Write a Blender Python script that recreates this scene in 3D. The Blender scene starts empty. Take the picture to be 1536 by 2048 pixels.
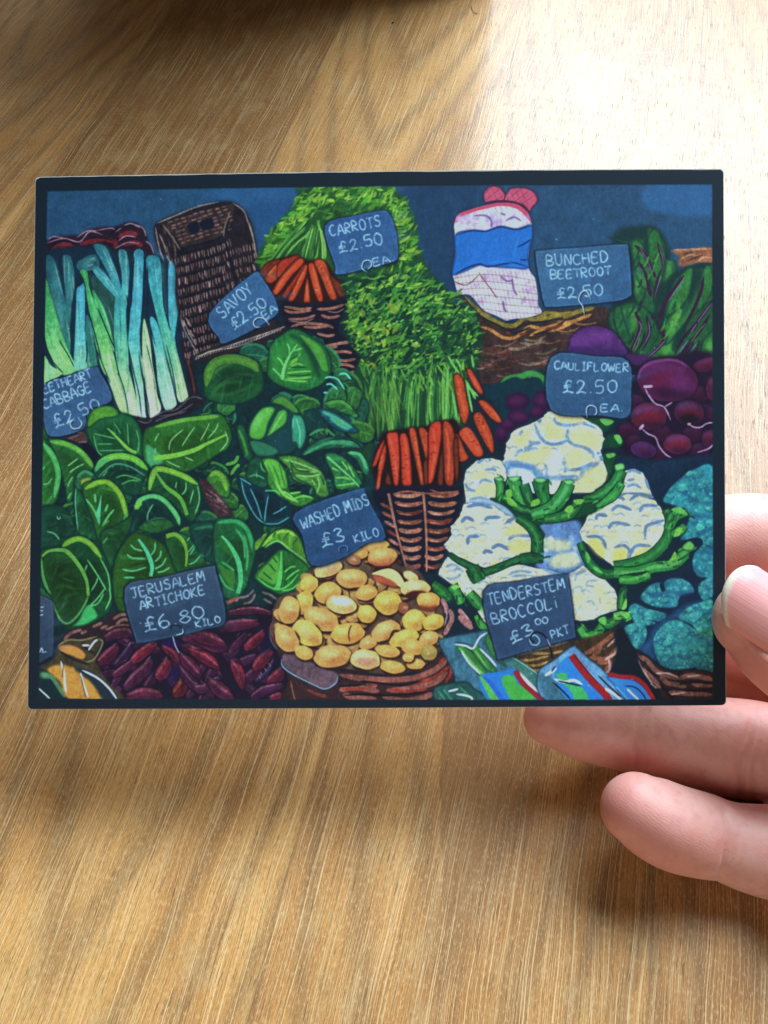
import bpy, bmesh, math, random
import numpy as np
from mathutils import Vector, Matrix

# ------------------------------------------------------------------
# camera, light, exposure
# ------------------------------------------------------------------
sc = bpy.context.scene
FPX = 1900.0                     # focal length in photo pixels (1536 x 2048)
CAM_H = 0.200                    # eye height over the table, metres
PITCH = math.radians(54.1)       # looking down
CF = Vector((0, math.cos(PITCH), -math.sin(PITCH)))
CU = Vector((0, math.sin(PITCH), math.cos(PITCH)))
CX = Vector((1, 0, 0))
CO = Vector((0, 0, CAM_H))
cam_d = bpy.data.cameras.new('camera')
cam = bpy.data.objects.new('camera', cam_d)
sc.collection.objects.link(cam)
cam.matrix_world = Matrix((CX, CU, -CF)).transposed().to_4x4()
cam.location = CO
cam_d.sensor_fit = 'VERTICAL'
cam_d.sensor_height = 24.0
cam_d.lens = 24.0 * FPX / 2048
cam_d.clip_start = 0.005
cam_d.clip_end = 20
sc.camera = cam

world = bpy.data.worlds.new('World')
sc.world = world
world.use_nodes = True
bg = world.node_tree.nodes['Background']
bg.inputs['Color'].default_value = (0.93, 0.96, 1.0, 1)
bg.inputs['Strength'].default_value = 0.045


def area(name, az, el, dist, w, h, watts, col, target=(0, 0.16, 0.02)):
    """a rectangular lamp aimed at the table: azimuth from straight ahead, elevation"""
    a, e = math.radians(az), math.radians(el)
    d = Vector((math.sin(a) * math.cos(e), math.cos(a) * math.cos(e), math.sin(e)))
    L = bpy.data.lights.new(name, 'AREA')
    L.shape = 'RECTANGLE'; L.size = w; L.size_y = h; L.energy = watts; L.color = col
    o = bpy.data.objects.new(name, L)
    sc.collection.objects.link(o)
    o.location = Vector(target) + d * dist
    o.rotation_euler = (Vector(target) - o.location).to_track_quat('-Z', 'Y').to_euler()
    return o


area('window_light', 33, 43, 3.0, 2.7, 1.85, 345, (0.64, 0.83, 1.0))
area('fill_light', 186, 26, 1.5, 1.5, 0.9, 6.6, (1.0, 0.96, 0.91))  # added fill lamp behind the viewer, standing in for the room's ambient light

sc.view_settings.view_transform = 'Standard'
sc.view_settings.look = 'None'
sc.view_settings.exposure = 0
sc.view_settings.gamma = 1
sc.view_settings.use_curve_mapping = False
sc.render.film_transparent = False
sc.cycles.use_denoising = True
sc.cycles.max_bounces = 8


def ray(px, py):
    return CF + CX * ((px - 768) / FPX) - CU * ((py - 1024) / FPX)


def at(px, py, depth):
    """the point seen at photo pixel (px, py) at this depth in metres"""
    return CO + ray(px, py) * depth


def on_table(px, py, z=0.0):
    r = ray(px, py)
    return CO + r * ((z - CO.z) / r.z)


def link(name, me, parent=None, mat=None, smooth=True):
    o = bpy.data.objects.new(name, me)
    sc.collection.objects.link(o)
    if parent:
        o.parent = parent
    if mat:
        me.materials.append(mat)
    if smooth:
        me.polygons.foreach_set('use_smooth', [True] * len(me.polygons))
    return o


def mesh(name, v, f):
    me = bpy.data.meshes.new(name)
    me.from_pydata([tuple(p) for p in v], [], f)
    me.update()
    return me


def thing(o, label, cat, group=None):
    o['label'] = label; o['category'] = cat
    if group:
        o['group'] = group
    return o


class N:
    """a small node-graph writer"""
    def __init__(self, name):
        self.m = bpy.data.materials.new(name); self.m.use_nodes = True
        self.t = self.m.node_tree; self.b = self.t.nodes['Principled BSDF']

    def n(self, typ, props=None, **ins):
        o = self.t.nodes.new(typ)
        for k, v in (props or {}).items():
            setattr(o, k, v)
        for k, v in ins.items():
            self.set(o, k, v)
        return o

    def set(self, o, k, v):
        key = int(k[1:]) if k[0] == 'i' and k[1:].isdigit() else k.replace('_', ' ')
        s = o.inputs[key]
        if isinstance(v, bpy.types.NodeSocket):
            self.t.links.new(v, s)
        elif isinstance(v, bpy.types.Node):
            self.t.links.new(v.outputs[0], s)
        else:
            s.default_value = v

    def math(self, op, a, b=0.0, c=None, clamp=False):
        o = self.n('ShaderNodeMath', {'operation': op, 'use_clamp': clamp}, i0=a, i1=b)
        if c is not None:
            self.set(o, 'i2', c)
        return o.outputs[0]

    def mix(self, f, a, b, mode='MIX'):
        o = self.n('ShaderNodeMix', {'data_type': 'RGBA', 'blend_type': mode})
        self.set(o, 'i0', f); self.set(o, 'i6', a); self.set(o, 'i7', b)
        return o.outputs[2]

    def ramp(self, f, stops, interp='LINEAR'):
        o = self.n('ShaderNodeValToRGB')
        r = o.color_ramp; r.interpolation = interp
        while len(r.elements) > 1:
            r.elements.remove(r.elements[0])
        r.elements[0].position = stops[0][0]; r.elements[0].color = stops[0][1]
        for p, c in stops[1:]:
            e = r.elements.new(p); e.color = c
        self.set(o, 'Fac', f)
        return o.outputs[0]

    def noise(self, vec, scale=5, detail=3, rough=.5, dist=0):
        o = self.n('ShaderNodeTexNoise')
        self.set(o, 'Vector', vec); self.set(o, 'Scale', scale); self.set(o, 'Detail', detail)
        self.set(o, 'Roughness', rough); self.set(o, 'Distortion', dist)
        return o.outputs[0]

    def stretch(self, vec, s, off=(0, 0, 0)):
        o = self.n('ShaderNodeMapping')
        self.set(o, 'Vector', vec)
        o.inputs['Scale'].default_value = s; o.inputs['Location'].default_value = off
        return o.outputs[0]

    def out(self, **k):
        for a, v in k.items():
            self.set(self.b, a, v)
        return self.m


def g(v):
    return (v, v, v, 1)


# ------------------------------------------------------------------
# the table
# ------------------------------------------------------------------
GRAIN = math.radians(12.7)


def wood_material():
    w = N('brushed_oak')
    co = w.n('ShaderNodeTexCoord').outputs['Object']
    sep = w.n('ShaderNodeSeparateXYZ', Vector=co)
    u, v = sep.outputs[0], sep.outputs[1]
    # board index: boards 73 mm wide
    bi = w.math('FLOOR', w.math('DIVIDE', w.math('ADD', u, 0.177), 0.073))
    fr = w.math('FRACT', w.math('DIVIDE', w.math('ADD', u, 0.177), 0.073))
    cell = w.n('ShaderNodeTexWhiteNoise', {'noise_dimensions': '1D'}, W=w.math('ADD', bi, 3.7)).outputs[0]
    off = w.n('ShaderNodeCombineXYZ', X=w.math('MULTIPLY', bi, .37), Y=w.math('MULTIPLY', bi, 1.71), Z=0.0).outputs[0]
    vec = w.n('ShaderNodeVectorMath', {'operation': 'ADD'}, i0=co, i1=off).outputs[0]
    # slow wander of the grain across the board
    wob = w.noise(w.stretch(vec, (9, 4, 1)), 1, 2, .5)
    wv = w.n('ShaderNodeCombineXYZ', X=w.math('ADD', w.math('MULTIPLY', w.math('SUBTRACT', wob, .5), .012), w.math('MULTIPLY', w.math('SUBTRACT', w.noise(w.stretch(vec, (70, 30, 1)), 1, 1, .5), .5), .0029)), Y=0.0, Z=0.0).outputs[0]
    vec2 = w.n('ShaderNodeVectorMath', {'operation': 'ADD'}, i0=vec, i1=wv).outputs[0]
    # cathedral figure: nested arches running down the board
    s2 = w.n('ShaderNodeSeparateXYZ', Vector=vec2)
    du = w.math('SUBTRACT', fr, .46)
    arch = w.math('ADD', w.math('MULTIPLY', w.math('POWER', w.math('ABSOLUTE', du), 1.45), 3.4), w.math('MULTIPLY_ADD', s2.outputs[1], -7.5, .018))
    arch = w.math('ADD', arch, w.math('MULTIPLY', w.noise(w.stretch(vec, (34, 9, 1)), 1, 3, .5), .22))
    ring = w.math('SINE', w.math('MULTIPLY', arch, 15.0))
    ringb = w.math('MULTIPLY_ADD', ring, .5, .5)
    blot = w.noise(w.stretch(vec2, (38, 8, 1)), 1, 4, .6)
    streak = w.noise(w.stretch(vec2, (620, 20, 1)), 1, 3, .6)
    fibre = w.noise(w.stretch(vec2, (3300, 16, 1)), 1, 2, .55)
    fine = w.noise(w.stretch(vec2, (5600, 30, 1), (7, 2, 0)), 1, 2, .55)
    pore = w.noise(w.stretch(vec2, (4400, 150, 1), (3, 1, 0)), 1, 1, .5)
    flame = w.noise(w.stretch(vec2, (190, 75, 1)), 1, 3, .6)
    base = w.ramp(blot, [(.28, (.355, .135, .032, 1)), (.43, (.475, .208, .054, 1)), (.55, (.565, .268, .074, 1)), (.72, (.65, .33, .102, 1))])
    tint = w.ramp(w.math('DIVIDE', w.math('ADD', bi, 4.5), 12.0), [
        (0, g(.92)), (3.0 / 12, (1.0, .97, .92, 1)), (4.0 / 12, (.55, .47, .40, 1)), (5.0 / 12, (1.02, 1.0, .96, 1)),
        (6.0 / 12, (.95, .92, .88, 1)), (7.0 / 12, (.84, .77, .70, 1)), (8.0 / 12, (1.0, .97, .92, 1)), (10.0 / 12, g(.85))], 'CONSTANT')
    c = w.mix(1.0, base, tint, 'MULTIPLY')
    c = w.mix(w.math('MULTIPLY', w.ramp(ringb, [(.30, g(0)), (.80, g(.5)), (.95, g(1))]), .60), c, (.25, .112, .034, 1))
    c = w.mix(w.math('MULTIPLY', w.ramp(flame, [(.52, g(0)), (.66, g(1))]), .30), c, (.54, .36, .16, 1))
    # the one bold arch of dark heartwood on the middle board
    du2 = w.math('DIVIDE', w.math('ABSOLUTE', w.math('SUBTRACT', w.math('ADD', u, w.math('MULTIPLY', w.math('SUBTRACT', wob, .5), .010)), .0028)), .0097)
    vv = w.math('SUBTRACT', w.math('SUBTRACT', v, .0455), w.math('MULTIPLY', w.math('POWER', du2, 1.3), .040))
    vv = w.math('ADD', vv, w.math('MULTIPLY', w.math('SUBTRACT', flame, .5), .012))
    heart = w.math('MULTIPLY', w.ramp(w.math('MULTIPLY_ADD', vv, 40.0, .5), [(.48, g(0)), (.53, g(1)), (.8, g(.8))]), w.ramp(w.math('MULTIPLY', v, 4.0), [(.40, g(1)), (.60, g(0))]))
    c = w.mix(w.math('MULTIPLY', heart, .6), c, w.mix(flame, (.19, .078, .022, 1), (.33, .15, .05, 1)))
    c = w.mix(w.ramp(streak, [(.30, g(.24)), (.45, g(0))]), c, (.24, .125, .046, 1))
    c = w.mix(w.ramp(streak, [(.55, g(0)), (.70, g(.22))]), c, (.56, .375, .165, 1))
    c = w.mix(w.ramp(fibre, [(.34, g(.6)), (.42, g(0))]), c, (.22, .115, .043, 1))
    c = w.mix(w.ramp(fibre, [(.575, g(0)), (.65, g(.72))]), c, (.78, .49, .225, 1))
    c = w.mix(w.ramp(fine, [(.36, g(.55)), (.43, g(0))]), c, (.20, .11, .045, 1))
    c = w.mix(w.ramp(fine, [(.58, g(0)), (.66, g(.5))]), c, (.78, .50, .24, 1))
    pm = w.ramp(pore, [(.31, g(1)), (.36, g(0))])
    c = w.mix(w.math('MULTIPLY', pm, .7), c, (.115, .058, .022, 1))
    speck = w.noise(w.stretch(vec2, (3600, 900, 1), (1, 5, 0)), 1, 2, .6)
    c = w.mix(w.ramp(speck, [(.34, g(.45)), (.46, g(0))]), c, (.28, .125, .042, 1))
    c = w.mix(w.ramp(speck, [(.54, g(0)), (.68, g(.4))]), c, (.76, .48, .22, 1))
    c = w.mix(w.math('MULTIPLY', heart, .34), c, (.26, .11, .034, 1))
    # joints between the boards
    joint = w.math('ADD', w.math('LESS_THAN', fr, .004), w.math('GREATER_THAN', fr, .996))
    c = w.mix(w.math('MULTIPLY', joint, .3), c, (.12, .07, .035, 1))
    hgt = w.math('ADD', w.math('MULTIPLY', fibre, .6), w.math('MULTIPLY', fine, .4))
    hgt = w.math('SUBTRACT', hgt, w.math('MULTIPLY', pm, .5))
    bump = w.n('ShaderNodeBump', Strength=.30, Distance=.0006, Height=hgt)
    lac = w.n('ShaderNodeBump', Strength=.05, Distance=.0005, Height=hgt)
    w.out(Base_Color=c, Roughness=.6, Normal=bump.outputs[0], Specular_IOR_Level=.2)
    w.out(Coat_Weight=w.math('SUBTRACT', 1.0, w.math('MULTIPLY', pm, .85)), Coat_Roughness=.27, Coat_IOR=1.268, Coat_Normal=lac.outputs[0])
    return w.m


def build_table():
    me = bpy.data.meshes.new('table_top')
    bm = bmesh.new()
    bmesh.ops.create_cube(bm, size=1)
    bmesh.ops.scale(bm, vec=(1.15, 1.5, .028), verts=bm.verts)
    bmesh.ops.translate(bm, vec=(0, .25, -.014), verts=bm.verts)
    bmesh.ops.bevel(bm, geom=[e for e in bm.edges], offset=.002, segments=2, affect='EDGES')
    bm.to_mesh(me); bm.free()
    o = link('table_top', me, mat=wood_material(), smooth=False)
    o.rotation_euler = (0, 0, -GRAIN)
    o['kind'] = 'structure'
    return o


build_table()


def build_shade_box():
    """unseen box added just past the far edge of the view to shade the table"""
    me = bpy.data.meshes.new('shade_box')
    bm = bmesh.new()
    bmesh.ops.create_cube(bm, size=1)
    bmesh.ops.scale(bm, vec=(.17, .16, .30), verts=bm.verts)
    bmesh.ops.translate(bm, vec=(0, 0, .15), verts=bm.verts)
    bmesh.ops.bevel(bm, geom=[e for e in bm.edges], offset=.004, segments=3, affect='EDGES')
    bm.to_mesh(me); bm.free()
    w = N('dark_card')
    n = w.noise(w.n('ShaderNodeTexCoord').outputs['Object'], 60, 3)
    o = link('shade_box', me, mat=w.out(Base_Color=w.ramp(n, [(.3, (.035, .024, .016, 1)), (.7, (.055, .038, .026, 1))]), Roughness=.7))
    o.location = (-.031, .511, 0)
    o.rotation_euler = (0, 0, math.radians(-4))
    thing(o, 'unseen dark brown box added past the far edge of the view to cast shade', 'box')


build_shade_box()


def build_litter():
    """a hair and a crumb lying on the wood"""
    w = N('dark_fibre'); dm = w.out(Base_Color=(.05, .035, .025, 1), Roughness=.5)
    p = [on_table(x, y, .0003) for x, y in ((943, 12), (945, 20), (950, 26), (957, 27))]
    V, F = [], []
    P = []
    for i in range(len(p) - 1):
        for t in np.linspace(0, 1, 5, endpoint=False):
            a, b, c, d = p[max(i - 1, 0)], p[i], p[i + 1], p[min(i + 2, len(p) - 1)]
            P.append(.5 * (2 * b + (c - a) * t + (2 * a - 5 * b + 4 * c - d) * t * t + (3 * b - a - 3 * c + d) * t ** 3))
    for i, q in enumerate(P):
        d = (P[min(i + 1, len(P) - 1)] - P[max(i - 1, 0)]).normalized(); n = Vector((-d.y, d.x, 0)); u = Vector((0, 0, 1))
        for k in range(6):
            a = k * math.pi / 3
            V.append(q + (n * math.cos(a) + u * math.sin(a)) * .00010)
    for i in range(len(P) - 1):
        for k in range(6):
            a = i * 6 + k; b = i * 6 + (k + 1) % 6
            F.append((a, b, b + 6, a + 6))
    thing(link('hair', mesh('hair', V, F), mat=dm), 'short curled dark hair lying on the table beyond the postcard', 'hair')
    for name, x, y, r, col, lab, cat in (('crumb', 786, 45, .0006, (.06, .035, .02, 1), 'tiny dark crumb on the table beyond the postcard', 'crumb'),):
        bm = bmesh.new(); bmesh.ops.create_icosphere(bm, subdivisions=2, radius=r)
        rr = random.Random(4)
        for v in bm.verts:
            v.co *= rr.uniform(.75, 1.15); v.co.z *= .3
        me = bpy.data.meshes.new(name); bm.to_mesh(me); bm.free()
        w = N(name); o = link(name, me, mat=w.out(Base_Color=col, Roughness=.7))
        o.location = on_table(x, y, r * .4)
        thing(o, lab, cat)


build_litter()

# ------------------------------------------------------------------
# The printed picture: brush strokes are laid one over the other on a
# numpy canvas (10 px per millimetre of card), then handed to the card's
# material.  Coordinates in the stroke lists are in sheet units.
# ------------------------------------------------------------------
CW, CH = 1400, 1082
QUAD = [(70.8, 354.0), (1447.3, 337.5), (1452.3, 1410.5), (55.2, 1418.5)]


def solve_h(src, dst):
    A, b = [], []
    for (x, y), (u, v) in zip(src, dst):
        A.append([x, y, 1, 0, 0, 0, -u * x, -u * y]); b.append(u)
        A.append([0, 0, 0, x, y, 1, -v * x, -v * y]); b.append(v)
    h = np.linalg.solve(np.array(A, float), np.array(b, float))
    return np.append(h, 1).reshape(3, 3)


HM = solve_h(QUAD, [(0, 0), (CW, 0), (CW, CH), (0, CH)])


def warp(p):
    p = np.asarray(p, float)
    q = np.c_[p, np.ones(len(p))] @ HM.T
    return q[:, :2] / q[:, 2:3]


rng = np.random.RandomState(7)
CAN = np.zeros((CH, CW, 3)) + np.array([24, 37, 47.0])


def smooth_noise(cell, seed, cy=None):
    r = np.random.RandomState(seed)
    cy = cy or cell
    gh, gw = int(CH / cy) + 3, int(CW / cell) + 3
    g = r.rand(gh, gw)
    yy = np.arange(CH) / cy; xx = np.arange(CW) / cell
    y0 = yy.astype(int); x0 = xx.astype(int)
    fy = (yy - y0)[:, None]; fx = (xx - x0)[None, :]
    fy = fy * fy * (3 - 2 * fy); fx = fx * fx * (3 - 2 * fx)
    a = g[y0][:, x0]; b = g[y0][:, x0 + 1]; c = g[y0 + 1][:, x0]; d = g[y0 + 1][:, x0 + 1]
    return (a * (1 - fx) + b * fx) * (1 - fy) + (c * (1 - fx) + d * fx) * fy


TEX = (smooth_noise(3, 1) * .35 + smooth_noise(7, 2) * .35 + smooth_noise(2, 5, 9) * .3 + smooth_noise(20, 3) * .35) / 1.35 - .5
FINE = smooth_noise(1.6, 11) - .5

TILE = {}
for j, ty in enumerate((330, 680, 1030)):
    for i, tx in enumerate((50, 400, 750, 1060)):
        TILE['ABC'[j] + '1234'[i]] = (tx, ty, 3.84)
TILE['P'] = (0, 0, 1.0)
cur = [0, 0, 1.0]


def tile(n):
    cur[:] = TILE[n]


def pts(s):
    if isinstance(s, str):
        p = np.array([[float(v) for v in q.split(',')] for q in s.split()])
    else:
        p = np.asarray(s, float)
    return p / cur[2] + np.array([cur[0], cur[1]])


def spline(p, closed, n=6):
    m = len(p)
    if m < 3:
        return p
    out = []
    rngi = range(m) if closed else range(m - 1)
    t = np.linspace(0, 1, n, endpoint=False)[:, None]
    for i in rngi:
        if closed:
            a, b, c, d = p[i - 1], p[i], p[(i + 1) % m], p[(i + 2) % m]
        else:
            a, b, c, d = p[max(i - 1, 0)], p[i], p[i + 1], p[min(i + 2, m - 1)]
        out.append(.5 * (2 * b + (c - a) * t + (2 * a - 5 * b + 4 * c - d) * t ** 2 + (3 * b - a - 3 * c + d) * t ** 3))
    if not closed:
        out.append(p[-1:])
    return np.vstack(out)


SS = 3


def raster(q):
    """coverage of polygon q (canvas px) -> (x0, y0, mask)"""
    x0 = int(np.floor(q[:, 0].min())) - 2; x1 = int(np.ceil(q[:, 0].max())) + 3
    y0 = int(np.floor(q[:, 1].min())) - 2; y1 = int(np.ceil(q[:, 1].max())) + 3
    x0 = max(x0, -30); y0 = max(y0, -30); x1 = min(x1, CW + 30); y1 = min(y1, CH + 30)
    w, h = x1 - x0, y1 - y0
    if w <= 2 or h <= 2:
        return None
    acc = np.zeros((h * SS, w + 2))
    a = q - [x0, y0]; b = np.roll(a, -1, 0)
    ya, yb = a[:, 1] * SS, b[:, 1] * SS
    for k in range(len(a)):
        p, r = ya[k], yb[k]
        if p == r:
            continue
        s = 1.0
        ax, bx = a[k, 0], b[k, 0]
        if p > r:
            p, r, ax, bx, s = r, p, bx, ax, -1.0
        i0 = max(int(np.ceil(p - .5)), 0); i1 = min(int(np.ceil(r - .5)), h * SS)
        if i1 <= i0:
            continue
        ii = np.arange(i0, i1)
        xc = np.clip(ax + (ii + .5 - p) / (r - p) * (bx - ax), 0, w - .001)
        xi = xc.astype(int); f = xc - xi
        np.add.at(acc, (ii, xi), s * (1 - f))
        np.add.at(acc, (ii, xi + 1), s * f)
    m = np.clip(np.abs(np.cumsum(acc, 1)), 0, 1)[:, :w]
    return x0, y0, m.reshape(h, SS, w).mean(1)


def blur(m, s):
    r = max(int(round(s * .9)), 1)
    k = 2 * r + 1
    for _ in range(2):
        for ax in (0, 1):
            pad = [(0, 0), (0, 0)]; pad[ax] = (r + 1, r)
            c = np.cumsum(np.pad(m, pad), ax)
            m = (c[k:] - c[:-k]) / k if ax == 0 else (c[:, k:] - c[:, :-k]) / k
    return m


CLIP = [None]


def lay(res, col, soft=0, alpha=1.0, tex=.16, g=None):
    if res is None:
        return
    x0, y0, m = res
    if soft >= 1:
        e = int(soft * 2.5) + 2
        m = blur(np.pad(m, e), soft); x0 -= e; y0 -= e
    h, w = m.shape
    cx0, cy0 = max(x0, 0), max(y0, 0); cx1, cy1 = min(x0 + w, CW), min(y0 + h, CH)
    if cx1 <= cx0 or cy1 <= cy0:
        return
    m = m[cy0 - y0:cy1 - y0, cx0 - x0:cx1 - x0] * alpha
    sl = (slice(cy0, cy1), slice(cx0, cx1))
    if CLIP[0] is not None:
        m = m * CLIP[0][sl]
    if g is not None:
        stops, pa, pb = g
        d = pb - pa; L = (d * d).sum()
        yy, xx = np.mgrid[cy0:cy1, cx0:cx1]
        t = ((xx - pa[0]) * d[0] + (yy - pa[1]) * d[1]) / L
        t = t + TEX[sl] * .25
        ts = [s[0] for s in stops]
        c = np.stack([np.interp(t, ts, [s[1][i] for s in stops]) for i in range(3)], -1)
    else:
        c = np.asarray(col, float)[None, None, :]
    c = c * (1 + tex * 2.0 * TEX[sl][..., None])
    CAN[sl] += (c - CAN[sl]) * m[..., None]


def grad(stops, a, b):
    if isinstance(stops[0][0], (int, float)) and not isinstance(stops[0][1], (tuple, list)):
        stops = [(0, stops[0]), (1, stops[1])]
    q = warp(pts([a, b]))
    return stops, q[0], q[1]


def poly(s, col, soft=0, g=None, alpha=1, tex=.16, out=None, ow=3, sharp=False, clip=False, n=6):
    p = pts(s)
    q = warp(p if sharp else spline(p, True, n))
    res = raster(q)
    lay(res, col, soft, alpha, tex, g)
    if out is not None:
        stroke_px(np.vstack([q, q[:1]]), ow, out, 1, tex=.05, taper=0, alpha=.8)
    if clip and res is not None:
        m = np.zeros((CH, CW)); x0, y0, k = res
        h, w = k.shape
        cx0, cy0 = max(x0, 0), max(y0, 0); cx1, cy1 = min(x0 + w, CW), min(y0 + h, CH)
        m[cy0:cy1, cx0:cx1] = k[cy0 - y0:cy1 - y0, cx0 - x0:cx1 - x0]
        return m


def stroke_px(q, w, col, soft=0, alpha=1, tex=.16, taper=1, g=None):
    d = np.gradient(q, axis=0)
    L = np.hypot(d[:, 0], d[:, 1]); L[L == 0] = 1
    nrm = np.c_[-d[:, 1] / L, d[:, 0] / L]
    t = np.linspace(0, 1, len(q))
    if isinstance(w, (tuple, list)):
        ww = np.interp(t, np.linspace(0, 1, len(w)), w)
    elif taper == 1:
        ww = w * np.clip(np.minimum(t, 1 - t) * 5 + .25, 0, 1)
    elif taper == 2:
        ww = w * (1 - t * .85)
    else:
        ww = np.full(len(q), float(w))
    ww = np.maximum(ww, .7)[:, None] / 2
    lay(raster(np.vstack([q + nrm * ww, (q - nrm * ww)[::-1]])), col, soft, alpha, tex, g)


def stroke(s, w, col, soft=0, alpha=1, tex=.16, taper=1, g=None):
    """w in zoomed units of the current tile"""
    k = cur[2]
    w = tuple(v / k for v in w) if isinstance(w, (tuple, list)) else w / k
    q = warp(spline(pts(s), False, 6))
    if len(q) == 2:
        q = np.linspace(q[0], q[1], 6)
    stroke_px(q, w, col, soft, alpha, tex, taper, g)


def strokes(lst, w, col, **k):
    for s in lst.split('|'):
        stroke(s.strip(), w, col, **k)


def ell(cx, cy, rx, ry, ang, col, wob=.08, **k):
    t = np.linspace(0, 2 * math.pi, 14, endpoint=False)
    r = 1 + rng.uniform(-wob, wob, 14)
    a = math.radians(ang)
    x, y = rx * r * np.cos(t), ry * r * np.sin(t)
    return poly(np.c_[cx + x * math.cos(a) - y * math.sin(a), cy + x * math.sin(a) + y * math.cos(a)], col, n=3, **k)


def inside(p, x, y):
    c = False
    for i in range(len(p)):
        (x1, y1), (x2, y2) = p[i - 1], p[i]
        if (y1 > y) != (y2 > y) and x < (x2 - x1) * (y - y1) / (y2 - y1) + x1:
            c = not c
    return c


def jit(c, v):
    return tuple(np.clip(np.array(c) * (1 + rng.uniform(-v, v)) + rng.uniform(-v, v, 3) * 25, 3, 255))


def dabs(region, n, size, pal, ang=(0, 360), asp=(.4, .9), alpha=.95, wob=.35, soft=0):
    """n little brush dabs scattered in a region (current tile units)"""
    R = np.array([[float(v) for v in q.split(',')] for q in region.split()])
    lo, hi = R.min(0), R.max(0)
    k = 0
    while k < n:
        x, y = rng.uniform(lo[0], hi[0]), rng.uniform(lo[1], hi[1])
        if not inside(R, x, y):
            continue
        k += 1
        r = rng.uniform(*size)
        c = jit(pal[rng.randint(len(pal))], .12)
        t = np.linspace(0, 2 * math.pi, 9, endpoint=False)
        rr = r * (1 + rng.uniform(-wob, wob, 9)); b = rng.uniform(*asp)
        a = math.radians(rng.uniform(*ang))
        px, py = rr * np.cos(t), rr * b * np.sin(t)
        poly(np.c_[x + px * math.cos(a) - py * math.sin(a), y + px * math.sin(a) + py * math.cos(a)], c, n=2, alpha=alpha, soft=soft, tex=.1)


# chalk capitals, each a few strokes in a unit box (0,0 = baseline left)
GL = {
    'A': ['0,0 .42,1 .85,0', '.16,.36 .7,.36'], 'B': ['.05,0 .05,1 .6,.9 .6,.6 .1,.52 .7,.4 .68,.08 .05,0'],
    'C': ['.75,.85 .45,1 .1,.75 .05,.3 .35,0 .75,.12'], 'D': ['.05,0 .05,1 .5,.9 .75,.5 .5,.08 .05,0'],
    'E': ['.7,1 .08,.97 .05,0 .7,.03', '.08,.52 .58,.52'], 'F': ['.7,1 .08,.97 .05,0', '.08,.52 .55,.52'],
    'G': ['.75,.85 .4,1 .08,.65 .1,.2 .45,0 .75,.15 .75,.45 .45,.45'], 'H': ['.05,0 .05,1', '.72,0 .72,1', '.05,.5 .72,.52'],
    'I': ['.3,0 .3,1', '.05,1 .55,1', '.05,0 .55,0'], 'i': ['.2,0 .2,.6', '.2,.85 .2,.9'],
    'J': ['.0,1 .8,1', '.45,1 .45,.2 .3,0 .05,.1'], 'K': ['.05,0 .05,1', '.7,1 .08,.45 .72,0'],
    'L': ['.08,1 .05,.02 .68,.05'], 'M': ['.0,0 .12,1 .42,.35 .75,1 .85,0'], 'N': ['.05,0 .07,1 .68,.05 .7,1'],
    'O': ['.4,1 .08,.75 .08,.25 .4,0 .72,.25 .72,.75 .4,1'], 'P': ['.05,0 .05,1 .6,.95 .65,.6 .08,.48'],
    'R': ['.05,0 .05,1 .6,.92 .6,.6 .1,.5 .72,0'], 'S': ['.7,.88 .35,1 .08,.78 .3,.55 .65,.42 .62,.1 .3,0 .02,.14'],
    'T': ['.0,1 .85,1', '.42,1 .42,0'], 'U': ['.05,1 .08,.2 .38,0 .68,.2 .7,1'], 'V': ['.0,1 .38,0 .75,1'],
    'W': ['.0,1 .2,0 .45,.65 .68,0 .9,1'], 'Y': ['.0,1 .38,.5 .75,1', '.38,.5 .35,0'],
    '0': ['.4,1 .08,.75 .08,.25 .4,0 .72,.25 .72,.75 .4,1'], '2': ['.08,.75 .3,1 .62,.85 .5,.45 .05,.02 .4,.12 .78,.02'],
    '3': ['.08,.88 .4,1 .65,.8 .3,.52 .7,.3 .5,.02 .05,.1'], '5': ['.7,1 .15,1 .12,.58 .55,.6 .7,.3 .5,.02 .08,.1'],
    '6': ['.6,1 .2,.7 .08,.3 .3,0 .68,.12 .65,.42 .3,.5 .12,.3'], '8': ['.4,.55 .1,.78 .4,1 .68,.78 .4,.55 .05,.25 .4,0 .75,.25 .4,.55'],
    '£': ['.75,.85 .5,1 .3,.8 .32,.2 .0,.02 .35,.1 .8,.02', '.05,.42 .65,.45', '.08,.58 .65,.6'],
    '.': ['.1,.05 .2,.08'], ' ': [],
}


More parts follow.
